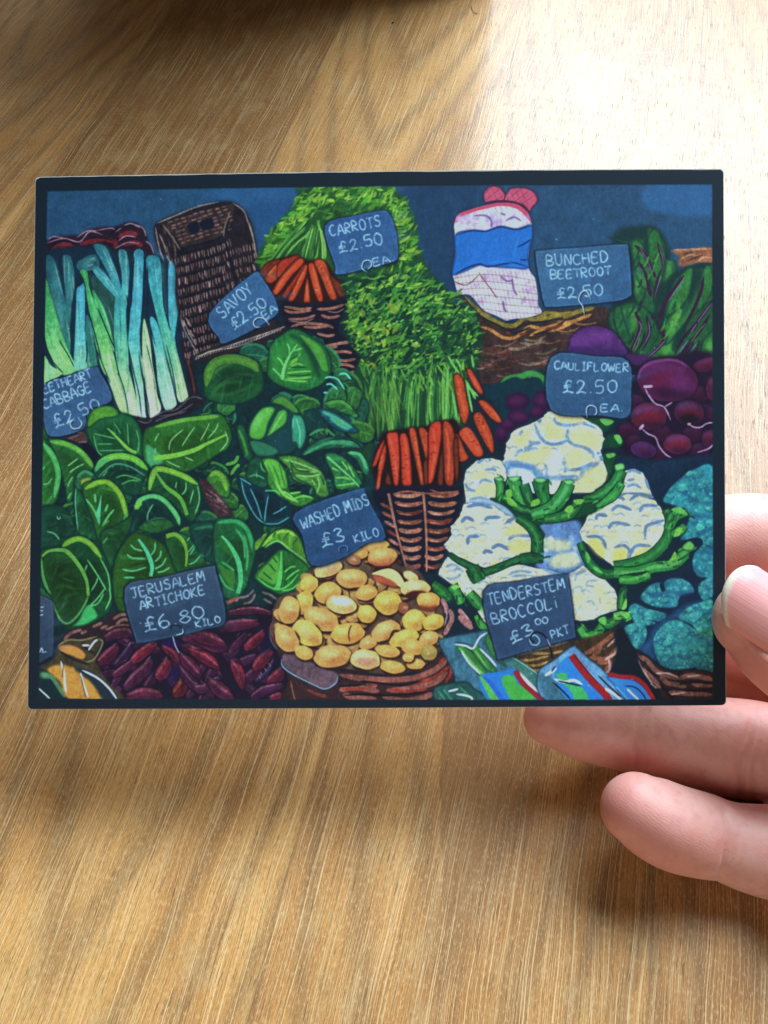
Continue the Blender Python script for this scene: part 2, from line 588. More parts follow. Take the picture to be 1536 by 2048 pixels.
def chalk(text, a, b, h, w=3.0, col=(150, 196, 226), lean=0.0, adv=None):
    """writes text from baseline point a to b (tile units), letter height h"""
    a = np.array(a, float); b = np.array(b, float)
    d = b - a; L = np.hypot(*d); u = d / L
    up = np.array([u[1], -u[0]]) * 1.0
    if up[1] > 0:
        up = -up
    up = up + u * lean
    wd = [{'.': .45, 'I': .75, 'i': .5, ' ': .6, 'W': 1.15, 'M': 1.1}.get(c, 1.0) for c in text]
    tot = sum(wd) - .15
    x = 0.0
    for c, cw in zip(text, wd):
        st = L / tot
        hh = h * rng.uniform(.92, 1.08); dy = rng.uniform(-.05, .05) * h; sk = rng.uniform(-.08, .08)
        for g in GL[c]:
            P = np.array([[float(v) for v in q.split(',')] for q in g.split()])
            P = P + rng.uniform(-.025, .025, P.shape)
            Q = a + (x + P[:, :1] * st * 1.02 + P[:, 1:] * sk * st) * u + up * (P[:, 1:] * hh + dy)
            q = warp(spline(pts(Q), False, 5))
            if len(q) < 3:
                q = np.linspace(q[0], q[-1], 5)
            stroke_px(q, w * rng.uniform(.9, 1.15), jit(col, .05), alpha=.72, taper=0, tex=.3)
            q2 = q + rng.uniform(-.5, .5, q.shape)
            stroke_px(q2, w * .5, jit((190, 220, 238), .05), alpha=.55, taper=0, tex=.3)
            for z in range(2):
                i = rng.randint(0, max(len(q) - 2, 1)); stroke_px(q[i:i + 3] + rng.uniform(-.8, .8, 2), w * .8, jit((70, 104, 138), .1), alpha=.5) if len(q) > 3 else None
        x += cw * st


def board(s, col, col2=None, a=None, b=None, rim=(14, 28, 46)):
    """a slate price tag: dark halo, blue-grey face, worn edge"""
    col = tuple(np.array(col) * .72 + np.mean(col) * .22)
    col2 = col2 and tuple(np.array(col2) * .72 + np.mean(col2) * .22)
    p = spline(pts(s), True, 4)
    c = p.mean(0)
    lay(raster(warp(p + [2.5, 4])), rim, 5, .85, tex=.05)
    lay(raster(warp(c + (p - c) * 1.035)), rim, 1.5, .9, tex=.05)
    lay(raster(warp(p)), col, 0.8, 1, tex=.2, g=grad([col, col2], a, b) if col2 else None)
    q = warp(c + (p - c) * .985)
    stroke_px(np.vstack([q, q[:1]]), 2.0, tuple(np.array(col) * 1.3 + 14), 1, alpha=.4, taper=0, tex=.5)
    res = raster(warp(c + (p - c) * .93))
    for k in range(7):
        u = p[rng.randint(len(p))] * .5 + p[rng.randint(len(p))] * .5
        q = warp(np.array([u, u + [22, -4], u + [46, -12]]))
        stroke_px(q, rng.uniform(6, 14), tuple(np.array(col) * 1.18), 3, alpha=.3)


def hook(s, w=2.2, col=(200, 225, 240)):
    stroke_px(warp(spline(pts(s), False, 6)) + [1.5, 1.5], w * 1.5, (12, 25, 45), 0.8, .8)
    stroke_px(warp(spline(pts(s), False, 6)), w, col, 0, .95)
# ------------------------------------------------------------------ stroke lists
def paint_back():
    tile('P')
    poly('94,382 1424,368 1428,900 1427,1399 77,1398 86,900', (20, 40, 54), sharp=True, tex=.2)
    m = poly('95,383 1424,369.5 1426,1398.5 77.5,1397', (20, 40, 54), sharp=True, clip=True)
    CLIP[0] = m
    # wall behind the stall
    poly('90,376 1430,362 1430,600 1240,640 1060,640 900,640 840,560 760,480 560,480 480,560 300,540 90,500', (38, 78, 108), soft=6, tex=.2)
    poly('440,370 610,368 600,440 540,520 500,430', (36, 82, 126), soft=12, tex=.12)
    poly('400,385 600,375 600,400 480,410', (42, 90, 132), soft=8, tex=.12)
    poly('810,372 960,370 960,480 900,660 850,560', (32, 64, 94), soft=14, tex=.15)
    poly('1070,372 1425,366 1425,480 1240,500 1080,500', (38, 76, 106), soft=12, tex=.2)
    poly('1295,372 1425,368 1425,430 1300,420', (44, 94, 138), soft=4, tex=.12)
    for x in np.arange(100, 1420, 9):
        y = rng.uniform(385, 470)
        stroke('%g,%g %g,%g' % (x, y, x + rng.uniform(-3, 3), y + rng.uniform(20, 60)), 5, jit((44, 88, 120), .15), alpha=.25, soft=1)


def paint_bed():
    tile('P')
    poly('80,880 200,850 300,850 395,760 400,725 560,670 700,700 740,900 740,1000 640,1160 560,1240 300,1220 120,1280 80,1200', (16, 48, 52), soft=5, tex=.4)
    for k in range(120):
        x, y = rng.uniform(90, 730), rng.uniform(760, 1200)
        stroke('%g,%g %g,%g' % (x, y, x + rng.uniform(-14, 20), y + rng.uniform(-16, 16)), rng.uniform(3, 9), jit([(24, 72, 54), (18, 56, 56), (34, 92, 52)][rng.randint(3)], .15), alpha=.5, soft=1)


def paint_leeks():
    tile('A1')
    # reddish basket rim
    poly('150,600 230,550 300,545 450,530 480,500 600,480 700,475 800,440 880,460 930,520 960,610 1000,690 960,720 700,700 540,720 350,715 150,690', (44, 28, 42), soft=2, tex=.3)
    strokes('215,640 300,610 370,625|420,610 540,585 620,570|620,575 700,600 690,640|720,560 800,525 870,545|760,620 850,600 905,630|200,655 260,640 330,650', 34, (112, 38, 46), tex=.4)
    strokes('170,600 300,565 420,592 500,515 600,540|400,560 480,510 560,510|560,505 660,490 700,500|700,520 760,475 820,455 890,490|840,460 910,490 935,555|180,570 230,550 310,570|720,590 780,550 860,560|690,650 790,600 880,610|930,590 970,620 995,690|300,680 400,650 520,660', 9, (165, 125, 138), tex=.4)
    strokes('640,560 700,500 800,470 870,500|480,560 560,560 680,580|180,625 260,590 340,590 420,610', 10, (20, 22, 38))
    poly('150,700 420,720 700,700 940,720 1080,780 1200,800 1200,1300 1230,1536 150,1536', (20, 38, 58), soft=3, tex=.3)
    tile('P')
    poly('88,510 340,520 370,560 380,800 300,835 260,840 210,760 86,760', (22, 44, 62), soft=3, tex=.3)
    S = [(0, (40, 112, 124)), (.2, (58, 150, 160)), (.42, (62, 168, 158)), (.62, (96, 186, 140)), (.8, (160, 212, 140)), (1, (205, 230, 172))]
    D = [(0, (34, 86, 96)), (.3, (40, 104, 112)), (.6, (48, 130, 110)), (1, (120, 190, 130))]
    G = [(0, (52, 140, 70)), (.35, (62, 165, 92)), (.6, (120, 200, 110)), (1, (195, 225, 150))]
    B = [(0, (50, 132, 150)), (.3, (66, 158, 178)), (.55, (72, 172, 172)), (.75, (130, 205, 160)), (1, (190, 225, 190))]
    ya, yb = (200, 495), (215, 835)

    def leek(s, st, out=(18, 50, 66), hi=None):
        tile('A1')
        p = pts(s)
        tile('P')
        g = grad(st, ya, yb)
        lay(raster(warp(spline(p, True, 6)) + [1, 1]), out, 2, .5)
        poly(p, None, g=g, tex=.22)
        c = p.mean(0)
        m = np.zeros((CH, CW)); x0, y0, kk = raster(warp(spline(p, True, 6)))
        m[max(y0, 0):y0 + kk.shape[0], max(x0, 0):x0 + kk.shape[1]] = kk[max(-y0, 0):, max(-x0, 0):]
        o = CLIP[0]; CLIP[0] = o * m
        d = p - c; ax = np.linalg.eigh(d.T @ d)[1][:, 1]; nx = np.array([-ax[1], ax[0]])
        L = np.abs(d @ ax).max(); W = np.abs(d @ nx).max()
        for k in range(9):
            o1 = rng.uniform(-1, 1) * W; s0 = rng.uniform(-1, .4) * L; s1 = s0 + rng.uniform(.3, .9) * L
            a, b = c + nx * o1 + ax * s0, c + nx * (o1 + rng.uniform(-2, 2)) + ax * s1
            stroke(np.array([a, (a + b) / 2, b]), rng.uniform(1.5, 3.5), [(30, 96, 104), (150, 226, 196), (190, 236, 190), (36, 110, 104)][rng.randint(4)], alpha=.35)
        CLIP[0] = o
        q = warp(spline(c + (p - c) * [.45, .9], True, 6))
        lay(raster(q), hi or (150, 225, 205), 3, .20)

    leek('290,710 355,710 385,900 360,1080 345,1250 320,1100 300,850', D)
    leek('410,745 540,690 575,780 480,815 412,805', D)
    leek('165,705 210,705 250,800 290,950 330,1130 350,1340 345,1450 300,1350 260,1180 200,980 165,850', D)
    leek('470,1180 520,1250 560,1536 600,1700 480,1700', D, hi=(40, 70, 100))
    leek('520,860 600,880 700,1040 710,1400 640,1250 540,1000', [(0, (34, 70, 70)), (1, (40, 90, 80))], hi=(60, 110, 90))
    leek('425,820 480,820 500,950 560,1100 640,1300 690,1480 720,1600 610,1600 530,1300 490,1100 460,900', G, hi=(130, 220, 130))
    leek('520,960 600,1080 650,1220 685,1380 690,1440 640,1340 580,1180', G, hi=(120, 210, 130))
    leek('160,870 205,1010 260,1200 320,1390 400,1560 390,1590 290,1610 200,1480 150,1280 150,1000', G, hi=(170, 235, 150))
    leek('150,1470 200,1540 290,1600 200,1650 140,1660', G)
    leek('400,960 430,930 460,940 465,1300 480,1536 480,1560 385,1570 385,1350 395,1100', B)
    leek('700,1000 740,1040 740,1300 860,1800 870,1940 790,1930 740,1700 690,1340', S)
    leek('530,620 600,615 640,660 700,800 730,900 745,960 735,1030 690,960 650,850 590,740', S)
    leek('520,790 570,790 690,920 740,1000 735,1080 690,1010 560,870', S)
    leek('720,670 780,668 805,800 800,950 790,1060 780,1160 800,1536 780,1760 720,1600 740,1300 725,1000 745,960 745,830', S)
    leek('845,670 915,675 910,900 900,1150 885,1300 900,1536 930,1900 935,1940 880,1940 850,1700 800,1400 805,1250 825,1000 840,820', B)
    leek('590,1350 640,1330 680,1500 760,1750 785,1930 730,1880 660,1700 600,1500', G, hi=(205, 240, 150))
    leek('915,1190 940,1250 970,1400 1000,1700 1050,1870 1000,1930 960,1930 930,1700 905,1420', [(0, (110, 190, 120)), (.5, (170, 220, 140)), (1, (215, 235, 180))], hi=(225, 245, 190))
    leek('965,1180 1010,1200 1060,1350 1100,1536 1150,1750 1165,1850 1085,1885 1030,1700 1010,1500 985,1350', B)
    leek('940,715 1030,715 1050,800 1065,1000 1100,1200 1120,1280 1150,1290 1165,1400 1200,1536 1240,1700 1255,1790 1185,1815 1130,1600 1060,1350 1000,1100 955,900', S)
    leek('1110,760 1150,742 1235,725 1225,830 1200,1000 1165,1250 1150,1350 1125,1300 1110,1200 1105,1000', B)
    tile('A1')
    strokes('845,700 830,900 820,1100|945,760 950,1000 945,1150 1010,1400|785,1000 800,1150 790,1250|920,700 915,1000 895,1200|1060,900 1075,1100 1125,1280|560,1100 640,1290 700,1430|485,1100 545,1320 590,1500', 9, (16, 36, 54))
    strokes('1190,760 1170,1000 1140,1200|870,720 865,950|600,650 690,850|1000,760 1030,1000|230,760 290,1000', 7, (130, 210, 205), alpha=.6)
    tile('B1')
    strokes('150,20 220,170 300,260|260,0 330,110 380,210|475,10 480,110 470,180|530,20 600,190 660,330|690,80 720,240 770,400 800,570|800,60 840,250 880,420 900,590|880,90 900,260 940,430 965,590|980,60 1010,250 1030,420 1075,530|1090,40 1140,250 1170,440|940,40 1000,300 1050,480', 8, (18, 44, 54))
    strokes('640,100 680,260 740,420|900,120 920,300|960,90 1000,300 1020,450|1150,80 1190,250 1225,420|1060,120 1100,350 1120,480', 8, (225, 242, 190), alpha=.8)
    strokes('240,40 300,150 350,200|430,60 425,180', 10, (190, 230, 140), alpha=.7)
    # crate edge beneath the leeks
    poly('1200,0 1260,20 1300,200 1340,420 1390,440 1370,500 1240,580 1000,640 960,690 880,720 760,640 640,600 760,570 960,600 1060,550 1140,530 1250,450 1270,420 1240,250', (36, 32, 42), soft=1.5, tex=.3)
    strokes('980,600 1080,550 1160,540 1250,470|1000,630 1100,590 1250,550|1220,480 1300,440 1370,460|1040,590 1180,560 1300,490|870,620 940,640 980,610', 9, (96, 90, 100), tex=.4)
    strokes('1250,150 1290,300 1310,420|1240,60 1270,180', 14, (92, 52, 46), tex=.4)


def paint_hamper():
    tile('P')
    out = '310,455 330,440 372,424 430,408 470,408 495,432 506,458 513,492 518,520 512,552 512,580 560,650 565,670 500,700 396,724 385,690 362,640 352,590 350,530 318,500'
    p = out
    poly(p, (20, 30, 46), soft=5, alpha=.9)
    poly(p, (38, 32, 40), soft=1, tex=.4)
    # lid panel
    poly('332,450 440,415 470,418 448,470 378,498 350,470', (56, 44, 46), tex=.5)
    for r in range(7):
        for k in range(9):
            x = 338 + k * 13 + r * 4 + rng.uniform(-3, 3); y = 446 + r * 7 - k * 3.6 + rng.uniform(-1, 1)
            if 328 < x < 458 and y < 500:
                stroke('%g,%g %g,%g' % (x, y, x + 10, y - 2.5), 3.6, jit((132, 92, 84), .22), alpha=.85, tex=.5)
    poly('376,453 395,445 400,463 384,470', (20, 26, 42)); poly('402,446 424,438 428,455 408,462', (20, 26, 42))
    # front and side weave
    for r in range(10):
        y0 = 512 + r * 21.5
        for k in range(34):
            x = 352 + k * 4.9 + r * 2.2 + rng.uniform(-1.5, 1.5)
            y = y0 - (x - 370) * .30 + rng.uniform(-2, 2)
            if x > 452:
                y -= 4
            h = rng.uniform(10, 17)
            c = jit([(150, 114, 102), (178, 138, 122), (124, 80, 72), (190, 154, 138)][rng.randint(4)], .15)
            if x < 512 - max(0, (y - 600)) * .1 and y < 715 - (x - 385) * .3 and y > 478:
                stroke('%g,%g %g,%g' % (x, y, x + rng.uniform(0, 3.5), y + h), 2.1, c, alpha=.8, tex=.5)
        stroke('%g,%g %g,%g %g,%g' % (352 + r * 2, y0 + 2, 410, y0 - 14, 452 + r, y0 - 26), 4, (22, 22, 34), alpha=.75)
    stroke('450,480 462,520 478,580 486,610', 6, (24, 22, 32), alpha=.9)
    strokes('376,496 410,488 446,474 460,440|352,510 366,500 378,498', 5, (24, 26, 38))
    strokes('326,450 345,475 362,502|462,425 452,452 448,476', 3, (140, 118, 100), alpha=.8)
    strokes('312,455 316,480 322,505 330,525|320,470 330,492 334,508|316,448 350,434 395,416 440,406|466,408 488,424 497,446 505,470 510,492|500,448 508,480 512,505 516,520|334,510 340,524 346,530', 3, (168, 148, 132), alpha=.75, tex=.5)
    for k in range(22):
        x, y = rng.uniform(316, 356), rng.uniform(455, 525)
        if x > 314 + (y - 455) * .35:
            stroke('%g,%g %g,%g' % (x, y, x + 3, y + 13), 1.8, jit((128, 96, 84), .2), alpha=.7)
    strokes('362,630 368,655 380,680 392,702 396,720|366,640 380,668 392,690|372,636 384,655|378,660 390,676', 3, (158, 138, 130), alpha=.8, tex=.5)
    # rolled front lip
    poly('390,712 440,690 500,668 560,652 575,664 520,688 450,712 400,724', (44, 36, 40))
    for k in range(30):
        x = 396 + k * 5.8; y = 716 - k * 1.95
        stroke('%g,%g %g,%g %g,%g' % (x - 4, y + 5, x, y - 2, x + 7, y - 4), 2.1, jit((176, 160, 152), .15), alpha=.85, tex=.4)
    stroke('394,720 420,704 470,696 520,678 562,660', 2, (190, 175, 165), alpha=.7, tex=.5)


GRN = [(58, 112, 34), (88, 150, 38), (40, 92, 40), (120, 172, 46), (70, 130, 40), (30, 74, 44)]
GRB = [(92, 158, 40), (128, 178, 48), (152, 190, 58), (74, 148, 44)]


def paint_carrots_back():
    tile('P')
    top = '594,378 660,376 760,377 788,384 815,412 832,455 836,490 846,520 850,560 700,560 620,540 570,520 545,540 515,530 528,490 556,450 590,412 598,392'
    poly(top, (36, 84, 40), soft=4, tex=.5)
    dabs('594,376 660,372 760,374 790,384 815,412 832,455 838,500 848,540 800,560 700,560 640,430 600,500 540,540 516,535 530,485 556,445 590,415', 460, (5, 14), GRN, ang=(-75, 15), asp=(.15, .4))
    dabs('600,378 700,374 780,384 810,420 830,470 846,540 800,545 780,420 700,400 640,420 560,490 520,525 560,450 600,410', 190, (4, 11), GRB, ang=(-75, 15), asp=(.14, .36))
    # tied stems
    poly('612,445 650,440 672,520 680,560 640,530 590,520 540,530 570,490', (34, 84, 38), soft=3)
    for k in range(46):
        a = rng.uniform(0, 1)
        x1 = 525 + a * 148; y1 = 545 - 35 * math.sin(a * 3) + rng.uniform(-8, 10)
        x0 = 605 + a * 40 + rng.uniform(-6, 6); y0 = rng.uniform(440, 470)
        stroke('%g,%g %g,%g %g,%g' % (x0, y0, (x0 + x1) / 2 + (a - .5) * 8, (y0 + y1) / 2 - 4, x1, y1), rng.uniform(2.5, 5), jit([(74, 142, 52), (112, 172, 66), (40, 96, 46), (140, 190, 84), (30, 72, 40)][rng.randint(5)], .1), alpha=.9)
    tile('A2')
    poly('455,840 530,750 650,715 740,700 840,740 960,740 1050,870 1130,960 1130,1020 1000,1050 820,1070 680,1060 560,1000 480,890', (52, 26, 24), soft=1.5)
    O = (208, 66, 28); R = (172, 50, 26); Dk = (118, 46, 26)
    for s, c in (('455,840 520,760 620,740 560,830 530,900 480,870', Dk), ('500,880 600,770 720,710 770,715 650,830 560,915', (176, 66, 28)), ('560,980 640,850 760,730 800,760 700,870 600,1000', (214, 72, 34)), ('640,1000 740,860 800,770 810,800 760,880 670,1020', R), ('680,1045 750,890 810,780 828,800 800,900 720,1050', O), ('800,1055 818,900 835,890 848,1050 825,1062', O), ('835,780 880,770 912,880 948,1035 910,1050 865,930', O), ('880,750 955,745 1000,850 1052,1025 1000,1030 940,890', (186, 72, 34)), ('1000,860 1060,900 1135,965 1125,1005 1065,1010', Dk), ('610,760 700,715 760,705 700,770 600,880', R)):
        poly(s, c, out=(48, 22, 20), ow=2.4, tex=.3)
    strokes('590,975 660,860 740,780|705,1030 770,890 805,820|870,790 890,880 925,1020|930,780 980,880 1030,1010|822,920 828,1040|520,860 590,780', 14, (236, 104, 48), alpha=.7, tex=.4)
    for k in range(40):
        x, y = rng.uniform(560, 1040), rng.uniform(800, 1020)
        stroke('%g,%g %g,%g' % (x, y, x + 14, y - 8), 5, (60, 26, 22), alpha=.7)
    # woven pot
    poly('640,1050 820,1075 1000,1060 1120,1030 1110,1130 1060,1270 1130,1330 1200,1400 1210,1560 1200,1640 1040,1640 960,1500 880,1300 700,1270 640,1180', (26, 24, 40), soft=2, tex=.3)
    B = (150, 96, 80)
    strokes('650,1095 780,1115 860,1105|680,1190 800,1190 890,1160|700,1250 800,1225 960,1235 1030,1260|900,1115 1010,1110 1110,1080|930,1160 1000,1180 1080,1165|800,1250 900,1255 1000,1240|650,1120 720,1140 860,1125', 22, B, tex=.5)
    strokes('900,1300 980,1320 1040,1310|960,1400 1060,1380 1150,1370|970,1450 1100,1440 1170,1450|1050,1500 1120,1510 1200,1495|960,1390 1000,1410 1060,1400|1000,1540 1120,1540 1190,1560|1020,1600 1120,1610 1190,1590', 22, jit(B, .1), tex=.5)
    strokes('980,1130 1050,1140 1110,1110|690,1205 800,1215 880,1185|1060,1370 1140,1360', 8, (196, 140, 118), alpha=.8)


def paint_foliage():
    tile('P')
    body = '686,568 760,548 850,552 872,556 896,584 912,606 930,612 948,618 958,655 966,676 958,712 952,732 930,742 870,744 820,752 760,760 718,742 720,715 700,690 688,660 696,610'
    poly(body, (22, 60, 44), soft=4, tex=.5)
    reg = '690,572 760,548 850,554 900,586 948,622 964,676 954,736 880,746 790,756 724,742 716,700 690,665 698,610'
    dabs(reg, 420, (4, 11), [(30, 84, 44), (24, 66, 46), (46, 108, 44), (18, 48, 46), (58, 124, 44)], ang=(-80, 10), asp=(.25, .55))
    dabs(reg, 420, (3.5, 11), [(74, 142, 46), (60, 132, 48), (104, 164, 48), (132, 178, 52), (40, 110, 50)], ang=(-70, 5), asp=(.14, .36), wob=.5)
    dabs('700,590 800,552 880,575 900,600 800,640 720,700 690,660', 130, (3, 10), GRB, ang=(-70, 0), asp=(.14, .36), wob=.5)
    dabs('700,600 790,610 800,740 730,740 715,690 690,660', 70, (3, 8), [(150, 170, 44), (120, 150, 40), (96, 140, 40)], asp=(.3, .7), wob=.5)
    dabs('840,640 950,650 950,720 850,710', 46, (5, 13), [(16, 44, 42), (20, 56, 46), (34, 96, 44)], asp=(.3, .8), alpha=.6)
    dabs('690,580 960,620 950,735 700,735', 110, (1.5, 4), [(176, 206, 84), (150, 196, 70), (110, 190, 80)], ang=(-60, 30), asp=(.3, .7), wob=.5)
    dabs('690,580 960,620 950,735 700,735', 80, (2, 5), [(12, 34, 40)], asp=(.3, .7))
    # long stems down to the front bunch
    poly('715,735 800,748 900,735 950,720 945,770 930,860 900,870 850,855 780,868 750,880 740,960 720,920 700,860 712,790', (26, 66, 44), soft=4)
    for k in range(90):
        x0 = rng.uniform(745, 925); y0 = rng.uniform(735, 770)
        x1 = x0 + (x0 - 850) * rng.uniform(-.02, .18) - rng.uniform(0, 8); y1 = rng.uniform(820, 880)
        stroke('%g,%g %g,%g %g,%g' % (x0, y0, (x0 + x1) / 2 + rng.uniform(-4, 4), (y0 + y1) / 2, x1, y1), rng.uniform(2, 5), jit([(52, 118, 54), (86, 156, 60), (36, 92, 48), (124, 182, 74), (24, 62, 44), (66, 136, 50)][rng.randint(6)], .1), alpha=.85)
    for k in range(40):
        x0 = rng.uniform(700, 790); y0 = rng.uniform(750, 800)
        stroke('%g,%g %g,%g' % (x0, y0, x0 + rng.uniform(0, 25), y0 + rng.uniform(40, 110)), rng.uniform(2, 4), jit([(66, 124, 48), (110, 150, 54), (36, 84, 46)][rng.randint(3)], .1), alpha=.6)
    dabs('720,735 940,725 935,775 860,790 740,790', 120, (4, 12), [(60, 124, 46), (86, 150, 52), (36, 92, 46), (116, 172, 54)], ang=(50, 110), asp=(.12, .3), wob=.4)
    dabs('690,565 860,552 960,640 960,730 730,740', 60, (8, 20), [(20, 58, 44), (30, 80, 46), (96, 158, 50)], ang=(-70, 0), asp=(.12, .25), alpha=.75)
    tile('B3')
    strokes('560,130 600,200 645,265|620,150 660,220|690,310 740,400 770,460|700,330 720,440 745,560|560,200 550,420 540,640|590,400 620,560 630,730|740,120 755,220|720,370 790,440', 18, (112, 184, 84))


def paint_garlic():
    tile('A3')
    # bowl of twigs under the bag
    poly('640,1000 760,1080 900,1180 1020,1230 1180,1170 1300,1120 1536,1110 1700,1090 1820,1120 1820,1300 1600,1420 1480,1536 1340,1620 1200,1680 830,1690 800,1500 800,1250', (62, 44, 42), soft=2, tex=.5)
    for (x0, x1, ya, n, cols) in ((800, 1500, 1360, 46, [(110, 84, 72), (134, 112, 96), (96, 46, 42), (84, 56, 50), (120, 96, 78)]), (1280, 1760, 1210, 24, [(150, 108, 60), (110, 70, 50), (96, 46, 42), (170, 130, 72)])):
        for k in range(n):
            y = ya + rng.uniform(-30, 330); x = rng.uniform(x0, x1)
            if x + 60 - 1480 > (1480 - y) * .9:
                continue
            stroke('%g,%g %g,%g %g,%g' % (x - 90, y + rng.uniform(-10, 20), x, y + 14, x + 90, y - rng.uniform(0, 34)), rng.uniform(9, 22), jit(cols[rng.randint(5) % len(cols)], .15), tex=.6, alpha=.9)
    strokes('690,1020 780,1110 860,1170 960,1225 1060,1240 1150,1180 1230,1190 1320,1140 1440,1150|1250,1200 1400,1160 1540,1140|1440,1180 1560,1130 1680,1100', 34, (136, 118, 44), tex=.5)
    strokes('800,1250 880,1270 980,1330 1080,1330 1180,1250 1280,1260 1400,1220|1180,1320 1290,1270 1420,1230 1540,1200|1400,1270 1540,1200 1660,1150', 26, (186, 124, 60), tex=.5)
    strokes('700,1070 800,1170 930,1230 1040,1280 1150,1230 1280,1210 1440,1180|1000,1300 1100,1290 1190,1250|1210,1310 1340,1270 1460,1200', 14, (26, 34, 40))
    strokes('1000,1290 1040,1300|1300,1270 1380,1250 1440,1230|1100,1310 1160,1300', 20, (120, 50, 30))
    # net bag
    body = '610,540 608,460 640,390 740,350 850,320 960,300 1080,310 1150,350 1195,440 1200,560 1185,640 1170,760 1190,830 1225,880 1245,1000 1250,1080 1275,1140 1180,1175 1060,1190 1000,1200 930,1165 830,1120 730,1010 640,995 608,900 592,830 612,700'
    poly(body, (20, 30, 54), soft=5, alpha=.8)
    poly('830,240 850,200 900,170 960,185 1000,235 1040,190 1150,185 1220,220 1245,285 1200,340 1185,370 1120,310 960,290 850,300', (206, 84, 112), out=(40, 22, 50), ow=3)
    m = poly(body, (214, 196, 214), tex=.2, clip=True)
    o = CLIP[0]; CLIP[0] = o * m
    poly('600,470 640,385 740,345 850,315 960,295 1090,305 1160,350 1210,470 1150,400 1080,345 960,325 860,345 760,370 660,420 620,500', (222, 70, 100))
    for s in ((700, 440, 70, 40), (820, 440, 70, 36), (1070, 450, 65, 34), (1030, 370, 60, 34), (640, 490, 50, 36), (770, 850, 90, 40), (980, 960, 70, 60), (1140, 900, 80, 55), (800, 980, 75, 50), (1080, 1080, 70, 50), (890, 1080, 60, 60), (1160, 1130, 60, 40), (1020, 1160, 50, 30), (670, 900, 60, 40), (1140, 1000, 60, 40)):
        ell(s[0], s[1], s[2], s[3], rng.uniform(-20, 20), jit((236, 228, 216), .04), soft=2)
    dabs('640,400 1180,400 1180,470 640,500', 20, (14, 40), [(160, 128, 190), (176, 150, 200)], alpha=.6, soft=1)
    dabs('640,840 1220,840 1240,1160 900,1150 700,1000', 26, (14, 36), [(150, 110, 180), (176, 150, 204), (196, 160, 190)], alpha=.5, soft=1)
    strokes('1050,880 1060,960 1090,1010|960,860 1010,900 1060,890|980,1050 990,1110 1010,1140|760,400 850,400 890,440 890,490|1000,440 1060,410 1120,440|960,380 1000,395', 16, (98, 66, 130), alpha=.75)
    for k in range(8):
        stroke('600,%g 800,%g 1000,%g 1260,%g' % (880 + k * 48, 850 + k * 52, 860 + k * 55, 900 + k * 50), 5, (140, 84, 92), taper=0, alpha=.8)
    for k in range(22):
        x = 620 + k * 30
        stroke('%g,820 %g,1000 %g,1200' % (x, x + 40, x + 80), 4, (140, 90, 100), taper=0, alpha=.6)
    for k in range(18):
        x = 620 + k * 34
        stroke('%g,380 %g,520' % (x, x + 6), 3, (170, 140, 160), taper=0, alpha=.6)
    strokes('790,830 840,900 900,980 930,1030|600,900 700,930 800,850', 8, (120, 60, 66))
    CLIP[0] = o
    poly('618,545 740,510 850,515 960,480 1080,500 1195,470 1205,560 1190,620 1170,700 1172,800 1050,800 900,790 800,780 700,820 600,855 592,820 615,700', (28, 110, 190), tex=.12, out=(18, 42, 86), ow=2.5)
    strokes('620,550 740,515 850,520 960,485 1080,505 1190,475|610,850 700,800 800,770 870,790 1050,760 1165,790|1090,640 1150,610 1195,580|1110,735 1170,738', 12, (18, 48, 104))
    strokes('870,765 960,750 1080,770|1100,560 1060,700', 7, (60, 150, 220), alpha=.6)
    for k in range(11):
        x = 800 + k * 44
        o2 = CLIP[0]
        stroke('%g,180 %g,370' % (x, x + 90), 4, (80, 34, 72), taper=0, alpha=.5) if 820 < x < 1150 else None
    strokes('840,230 900,180 940,180|850,280 960,190|880,300 1000,240|1000,290 1120,190|1060,300 1190,200|1120,310 1230,240', 4, (90, 40, 76), alpha=.8)
    strokes('845,300 960,285 1080,300 1180,370|1000,235 985,290', 9, (60, 20, 50))


